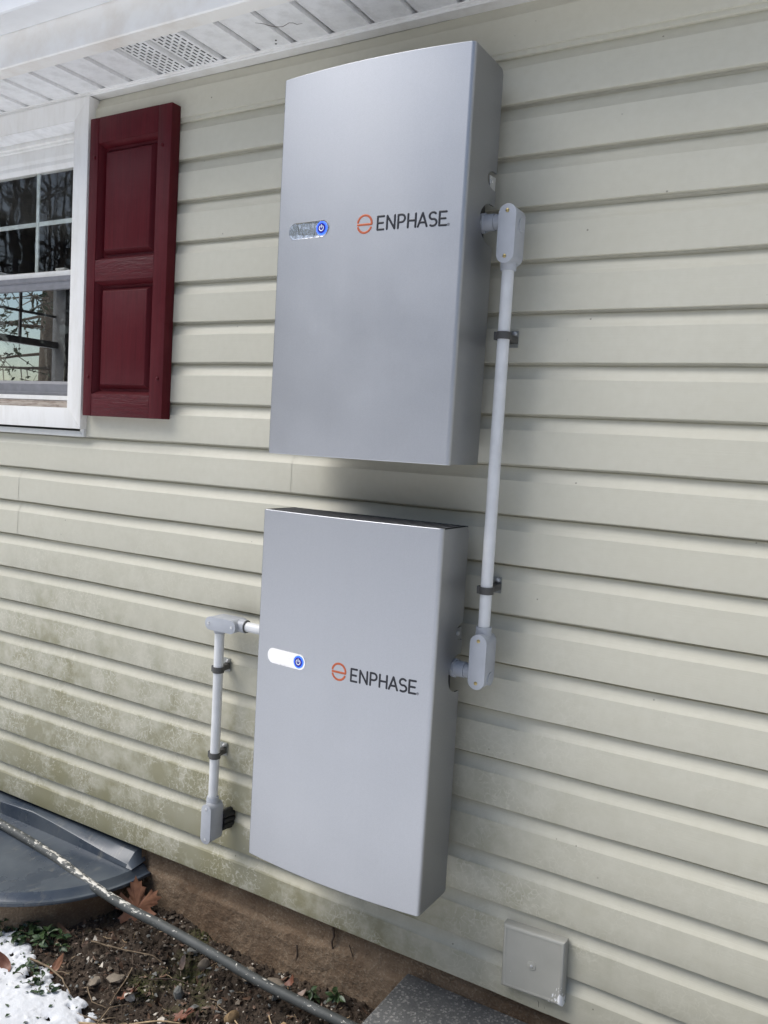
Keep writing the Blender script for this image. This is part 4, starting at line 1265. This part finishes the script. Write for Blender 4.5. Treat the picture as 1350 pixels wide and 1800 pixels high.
leaf('oak_leaf', leaf_mesh('oak_leaf', oak, 0.105, 0.8, M['oakleaf'], 0.4, 5), (-0.868, -0.295, -0.728), Matrix((Vector((0.80, 0.58, -0.1)), Vector((-0.1, 0.35, 0.93)), Vector((0.58, -0.73, 0.36)))).transposed().to_euler(), 'reddish brown lobed leaf standing above the green leaves')
leaf('dead_leaf', leaf_mesh('dead_leaf', oak, 0.075, 0.8, M['paleleaf'], 0.6, 8), (-0.925, -0.318, -0.733), (math.radians(35), math.radians(-20), math.radians(15)), 'pale curled dead leaf beside the reddish leaf at the left edge')
leaf('dead_leaf', leaf_mesh('dead_leaf', oval, 0.06, 0.6, M['mapleleaf'], 1.5, 9), (-0.595, -0.415, -0.755), (math.radians(30), math.radians(25), math.radians(20)), 'small orange brown curled leaf at the edge of the snow')
leaf('dead_leaf', leaf_mesh('dead_leaf', oval, 0.075, 0.5, M['oakleaf'], 1.2, 10), (-0.690, -0.480, -0.750), (math.radians(20), math.radians(-25), math.radians(70)), 'dark reddish leaf lying on the snow')
leaf('dead_leaf', leaf_mesh('dead_leaf', oak, 0.085, 0.9, M['oakleaf'], 0.8, 12), (-0.375, -0.345, -0.785), (math.radians(25), math.radians(-10), math.radians(-60)), 'brown crumpled leaf on the soil beside the whitish stone')
leaf('dead_leaf', leaf_mesh('dead_leaf', oak, 0.085, 0.9, M['oakleaf'], 0.6, 14), (-0.19, -0.300, -0.785), (math.radians(18), math.radians(10), math.radians(-80)), 'reddish brown leaf half under the long straw stem')
leaf('dead_leaf', leaf_mesh('dead_leaf', oval, 0.060, 0.6, M['oakleaf'], 1.4, 15), (0.015, -0.035, -0.755), (math.radians(50), math.radians(30), math.radians(-40)), 'dark curled leaf against the foundation behind the pipe')
leaf('dead_leaf', leaf_mesh('dead_leaf', oval, 0.050, 0.6, M['paleleaf'], 1.0, 16), (-0.300, -0.160, -0.765), (math.radians(20), math.radians(30), math.radians(50)), 'greyish pink dead leaf under the front of the pipe')
leaf('dead_leaf', leaf_mesh('dead_leaf', oval, 0.055, 0.6, M['litter'], 1.1, 21), (-0.700, -0.255, -0.742), (math.radians(25), math.radians(-15), math.radians(110)), 'small brown leaf on the soil right of the reddish brown leaf')
leaf('dead_leaf', leaf_mesh('dead_leaf', oak, 0.070, 0.7, M['litter'], 0.7, 22), (-0.090, -0.330, -0.788), (math.radians(15), math.radians(12), math.radians(35)), 'brown lobed leaf at the bottom edge below the squarish tan stone')
leaf('dead_leaf', leaf_mesh('dead_leaf', oval, 0.050, 0.6, M['paleleaf'], 1.1, 23), (0.075, -0.050, -0.752), (math.radians(35), math.radians(25), math.radians(-70)), 'pale curled leaf against the foundation left of the sprouts')
wl = leaf_mesh('seed_husk', oval, 0.036, 0.3, M['chip'], 0.8, 18)
leaf('seed_husk', wl, (-0.560, -0.320, -0.768), (0.25, 0.1, 0.3), 'left of the two pale upright seed husks on the soil', 'seed husk')
leaf('seed_husk', wl, (-0.505, -0.315, -0.768), (0.30, -0.1, 0.05), 'right of the two pale upright seed husks on the soil', 'seed husk')
leaf('seed_husk', wl, (-0.600, -0.235, -0.755), (0.2, 0.1, 1.0), 'pale seed husk lying beside the thin curved twig', 'seed husk')

# evergreen ground cover
def plant(name, x, y, n, spread, ls, h, label, seed, zoff=0.0):
    r_ = random.Random(seed)
    root = thing(name, (x, y, gz(x, y)), label, 'plant')
    base = gz(x, y) + zoff
    st_, lf_ = MB(), MB()
    m_ = len(oval)
    for i in range(n):
        a = r_.uniform(0, 6.28); d = spread*math.sqrt(r_.random())
        sx_, sy_ = x + d*math.cos(a), y + d*math.sin(a)*0.7
        tip = Vector((sx_, sy_, base + r_.uniform(0.3, 1.0)*h))
        st_.add(*tube([(x+d*.3*math.cos(a), y+d*.3*math.sin(a)*.7, base-0.004), (sx_*.6+x*.4, sy_*.6+y*.4, base+h*.6), tip], 0.0011, 4))
        for q in range(3):
            az = r_.uniform(0, 6.28); el = r_.uniform(-0.5, 0.7); s = ls*r_.uniform(0.6, 1.15)
            Rm = Matrix.Rotation(az, 3, 'Z') @ Matrix.Rotation(el, 3, 'X') @ Matrix.Rotation(r_.uniform(-.7, .7), 3, 'Y')
            vs = []
            for (ox, oy) in [(0, 0.0), (0, 0.5), (0, 1.0)] + oval:
                p_ = Rm @ Vector((ox*1.25*s, oy*s, (abs(ox)*0.5 - 0.25*oy*oy)*s)) + tip
                vs.append(p_)
            ff = []
            for t in range(m_):
                ff.append((1, 3+t, 3+(t+1) % m_))
            lf_.add(vs, ff)
    st_.obj('stems', M['twig'], root); lf_.obj('leaves', M['green'], root, smooth=60)
    return root
plant('ground_cover', -0.895, -0.335, 24, 0.075, 0.032, 0.045, 'dark green trailing plant at the left edge above the snow', 1)
plant('ground_cover', -0.790, -0.335, 26, 0.075, 0.032, 0.040, 'dark green trailing plant beneath the reddish brown leaf', 2)
plant('ground_cover', -0.705, -0.325, 18, 0.055, 0.028, 0.030, 'dark green trailing plant nearest the bare soil', 3)
plant('ground_cover', -0.640, -0.450, 9, 0.060, 0.026, 0.020, 'few dark green leaves poking out of the snow below the twig', 4, 0.015)
plant('ground_cover', -0.560, -0.470, 8, 0.050, 0.024, 0.018, 'sparse green sprig in the snow nearest the soil', 5, 0.012)
plant('sprout', 0.118, -0.035, 6, 0.018, 0.028, 0.035, 'small green sprout against the foundation, left of two', 6)
plant('sprout', 0.190, -0.020, 5, 0.014, 0.030, 0.040, 'small green sprout against the foundation, right of two, near the slab', 7)
# leaf tips sticking out of the snow
mb = MB(); r = random.Random(9)
for i in range(90):
    x = r.uniform(-0.95, -0.40); y = snow_edge(x) - r.uniform(0.0, 0.22)
    s = r.uniform(0.004, 0.016); a = r.uniform(0, 6.28)
    j = int(np.clip((x+1.75)/0.0045, 0, len(gx)-1)); i2 = int(np.clip((y+0.85)/0.0045, 0, len(gy)-1))
    z = SN[i2, j] + 0.001
    c, s_ = math.cos(a), math.sin(a)
    mb.add([(x, y, z), (x+c*s*.5-s_*s*.35, y+s_*s*.5+c*s*.35, z+s*.35), (x+c*s*1.2, y+s_*s*1.2, z+s*.2), (x+c*s*.5+s_*s*.35, y+s_*s*.5-c*s*.35, z+s*.15)], [(0, 1, 2, 3)])
tag(mb.obj('leaf_tips', M['green']), 'small dark leaf tips poking through the snow', 'leaves', kind='stuff')

# cracks and rooty streaks on the foundation: thin root strands clinging to it
def rootlet(pts, rad, label):
    mb = MB(); mb.add(*tube([(x, 0.030, z) for x, z in pts], [rad*(1-0.5*i/len(pts)) for i in range(len(pts))], 6))
    return tag(mb.obj('rootlet', M['twig2'], smooth=60), label, 'root')
rootlet([(0.005, -0.660), (0.008, -0.69), (0.004, -0.72), (0.006, -0.75)], 0.0045, 'dark root strand in the foundation crack above the long pale stone')
rootlet([(0.135, -0.560), (0.139, -0.585), (0.132, -0.605), (0.136, -0.625)], 0.0040, 'tangled dark root hanging from the siding edge under the lower battery')
rootlet([(0.195, -0.592), (0.215, -0.635), (0.238, -0.675), (0.246, -0.70)], 0.0018, 'thin slanting root scratched across the foundation beside the slab')

# ---------------------------------------------------------------- trees beyond (seen in the glass and in reflections)
def limb(mb, p, d, L, rad, depth, r_, tips, kids=3):
    n = 4; pts = [p]; q = Vector(p); dd = Vector(d)
    for i in range(n):
        dd = (dd + Vector((r_.gauss(0, .12), r_.gauss(0, .12), r_.gauss(0.03, .10)))).normalized()
        q = q + dd*L/n; pts.append(q.copy())
    mb.add(*tube(pts, [rad*(1-0.55*i/n) for i in range(n+1)], 5 if depth else 7, False))
    if depth <= 0: tips.append((q.copy(), dd.copy())); return
    for k in range(kids):
        t = r_.uniform(0.35, 1.0); i = min(n-1, int(t*n))
        b = pts[i].lerp(pts[i+1], t*n-i if t < 1 else 1)
        nd = (dd + Vector((r_.gauss(0, .6), r_.gauss(0, .6), r_.gauss(0.12, .4)))).normalized()
        limb(mb, b, nd, L*r_.uniform(.5, .75), rad*0.5, depth-1, r_, tips, kids)
def bare_tree(seed):
    r_ = random.Random(seed); mb = MB(); tips = []
    H_ = r_.uniform(9, 13)
    trunk = MB(); pts = [(r_.gauss(0, .05*i), r_.gauss(0, .05*i), H_*i/6) for i in range(7)]
    trunk.add(*tube(pts, [0.20*(1-.8*i/6) for i in range(7)], 9, False))
    for i in range(15):
        t = 0.25 + 0.75*i/15; j = min(5, int(t*6))
        b = Vector(pts[j]).lerp(Vector(pts[j+1]), t*6-j)
        a = i*2.4
        limb(mb, b, Vector((math.cos(a), math.sin(a), 0.7)), H_*0.36*(1.15-t), 0.055*(1.2-t), 2, r_, tips)
    return trunk, mb
protos = []
tree_spots = [(-14, -17), (-9.5, -15), (-6, -19), (-2.5, -16), (1.5, -18), (5.5, -16.5), (9, -13), (-18, -12), (-21, -20), (12.5, -17), (-11.5, -21), (-16, -23)]
for i, (x, y) in enumerate(tree_spots):
    if i < 3:
        root = thing('bare_tree', (x, y, -0.83), 'bare winter tree across the snowy yard', 'tree', 'bare trees across the yard')
        tk, br = bare_tree(100+i)
        a = mesh('trunk', tk.v, tk.f, M['bark']); b = mesh('branches', br.v, br.f, M['bark'])
        a.parent = root; b.parent = root
        protos.append((root, a, b))
    else:
        ro, a0, b0 = protos[i % 3]
        root = ro.copy(); COL.objects.link(root); root.location = (x, y, -0.83); root.rotation_euler = (0, 0, i*1.7)
        for c in (a0, b0):
            q = c.copy(); COL.objects.link(q); q.parent = root
# distant woods as one mass
mb = MB(); r = random.Random(77)
for i in range(1300):
    a = r.uniform(-0.25, math.pi+0.25); d = r.uniform(26, 44)
    x, y = d*math.cos(a)*1.2, -d*math.sin(a)
    h = r.uniform(9, 17); rad = r.uniform(0.06, 0.2)
    lx, ly = r.gauss(0, .5), r.gauss(0, .5)
    mb.add(*tube([(x, y, -0.9), (x+lx*.5, y+ly*.5, h*.5), (x+lx, y+ly, h)], [rad, rad*.7, rad*.15], 4, False))
    for k in range(7):
        t = r.uniform(.3, 1); L = r.uniform(.8, 2.6); az = r.uniform(0, 6.28)
        bx_, by_, bz_ = x+lx*t, y+ly*t, h*t
        mb.add(*tube([(bx_, by_, bz_), (bx_+L*math.cos(az), by_+L*math.sin(az), bz_+L*.5)], [rad*.35, .012], 3, False))
tag(mb.obj('distant_woods', M['bark']), 'bare brown woods beyond the snowy yard', 'woods', kind='stuff')
# evergreen outside the gable window
pine = thing('pine_tree', (-8.2, 5.5, -0.85), 'dark evergreen tree seen through the window glass', 'tree')
r = random.Random(31)
tk = MB(); tk.add(*tube([(-8.2, 5.5, -0.9), (-8.15, 5.5, 3), (-8.2, 5.55, 9)], [0.30, 0.24, 0.05], 12)); tk.obj('trunk', M['bark'], pine, smooth=60)
br = MB(); nd = MB()
for i in range(70):
    z = 0.6 + 7.5*(i/70)**1.0; a = i*2.399; L = (2.9 - 0.26*z)*r.uniform(.7, 1.1)
    if L < .3: continue
    p0 = Vector((-8.2, 5.5, z)); d = Vector((math.cos(a), math.sin(a), -0.10))
    pts = [p0 + d*L*t + Vector((0, 0, 0.12*t*t*L*math.sin(a*3))) for t in (0, .33, .66, 1)]
    br.add(*tube(pts, [0.026, .018, .011, .005], 5, False))
    for k in range(26):
        t = r.uniform(.25, 1); b = p0 + d*L*t
        e = b + Vector((r.gauss(0, .22), r.gauss(0, .22), r.gauss(-.06, .16)))
        br.add(*tube([b, e], [.008, .003], 3, False))
        for q in range(5):
            c = b.lerp(e, r.uniform(.3, 1)); s = r.uniform(.02, .06)
            u = Vector((r.gauss(0, 1), r.gauss(0, 1), r.gauss(0, 1))).normalized()*s; w = Vector((r.gauss(0, 1), r.gauss(0, 1), r.gauss(0, 1))).normalized()*s*.4
            nd.add([c-u, c+w, c+u, c-w], [(0, 1, 2, 3)])
br.obj('branches', M['bark'], pine); nd.obj('crown', M['needle'], pine)
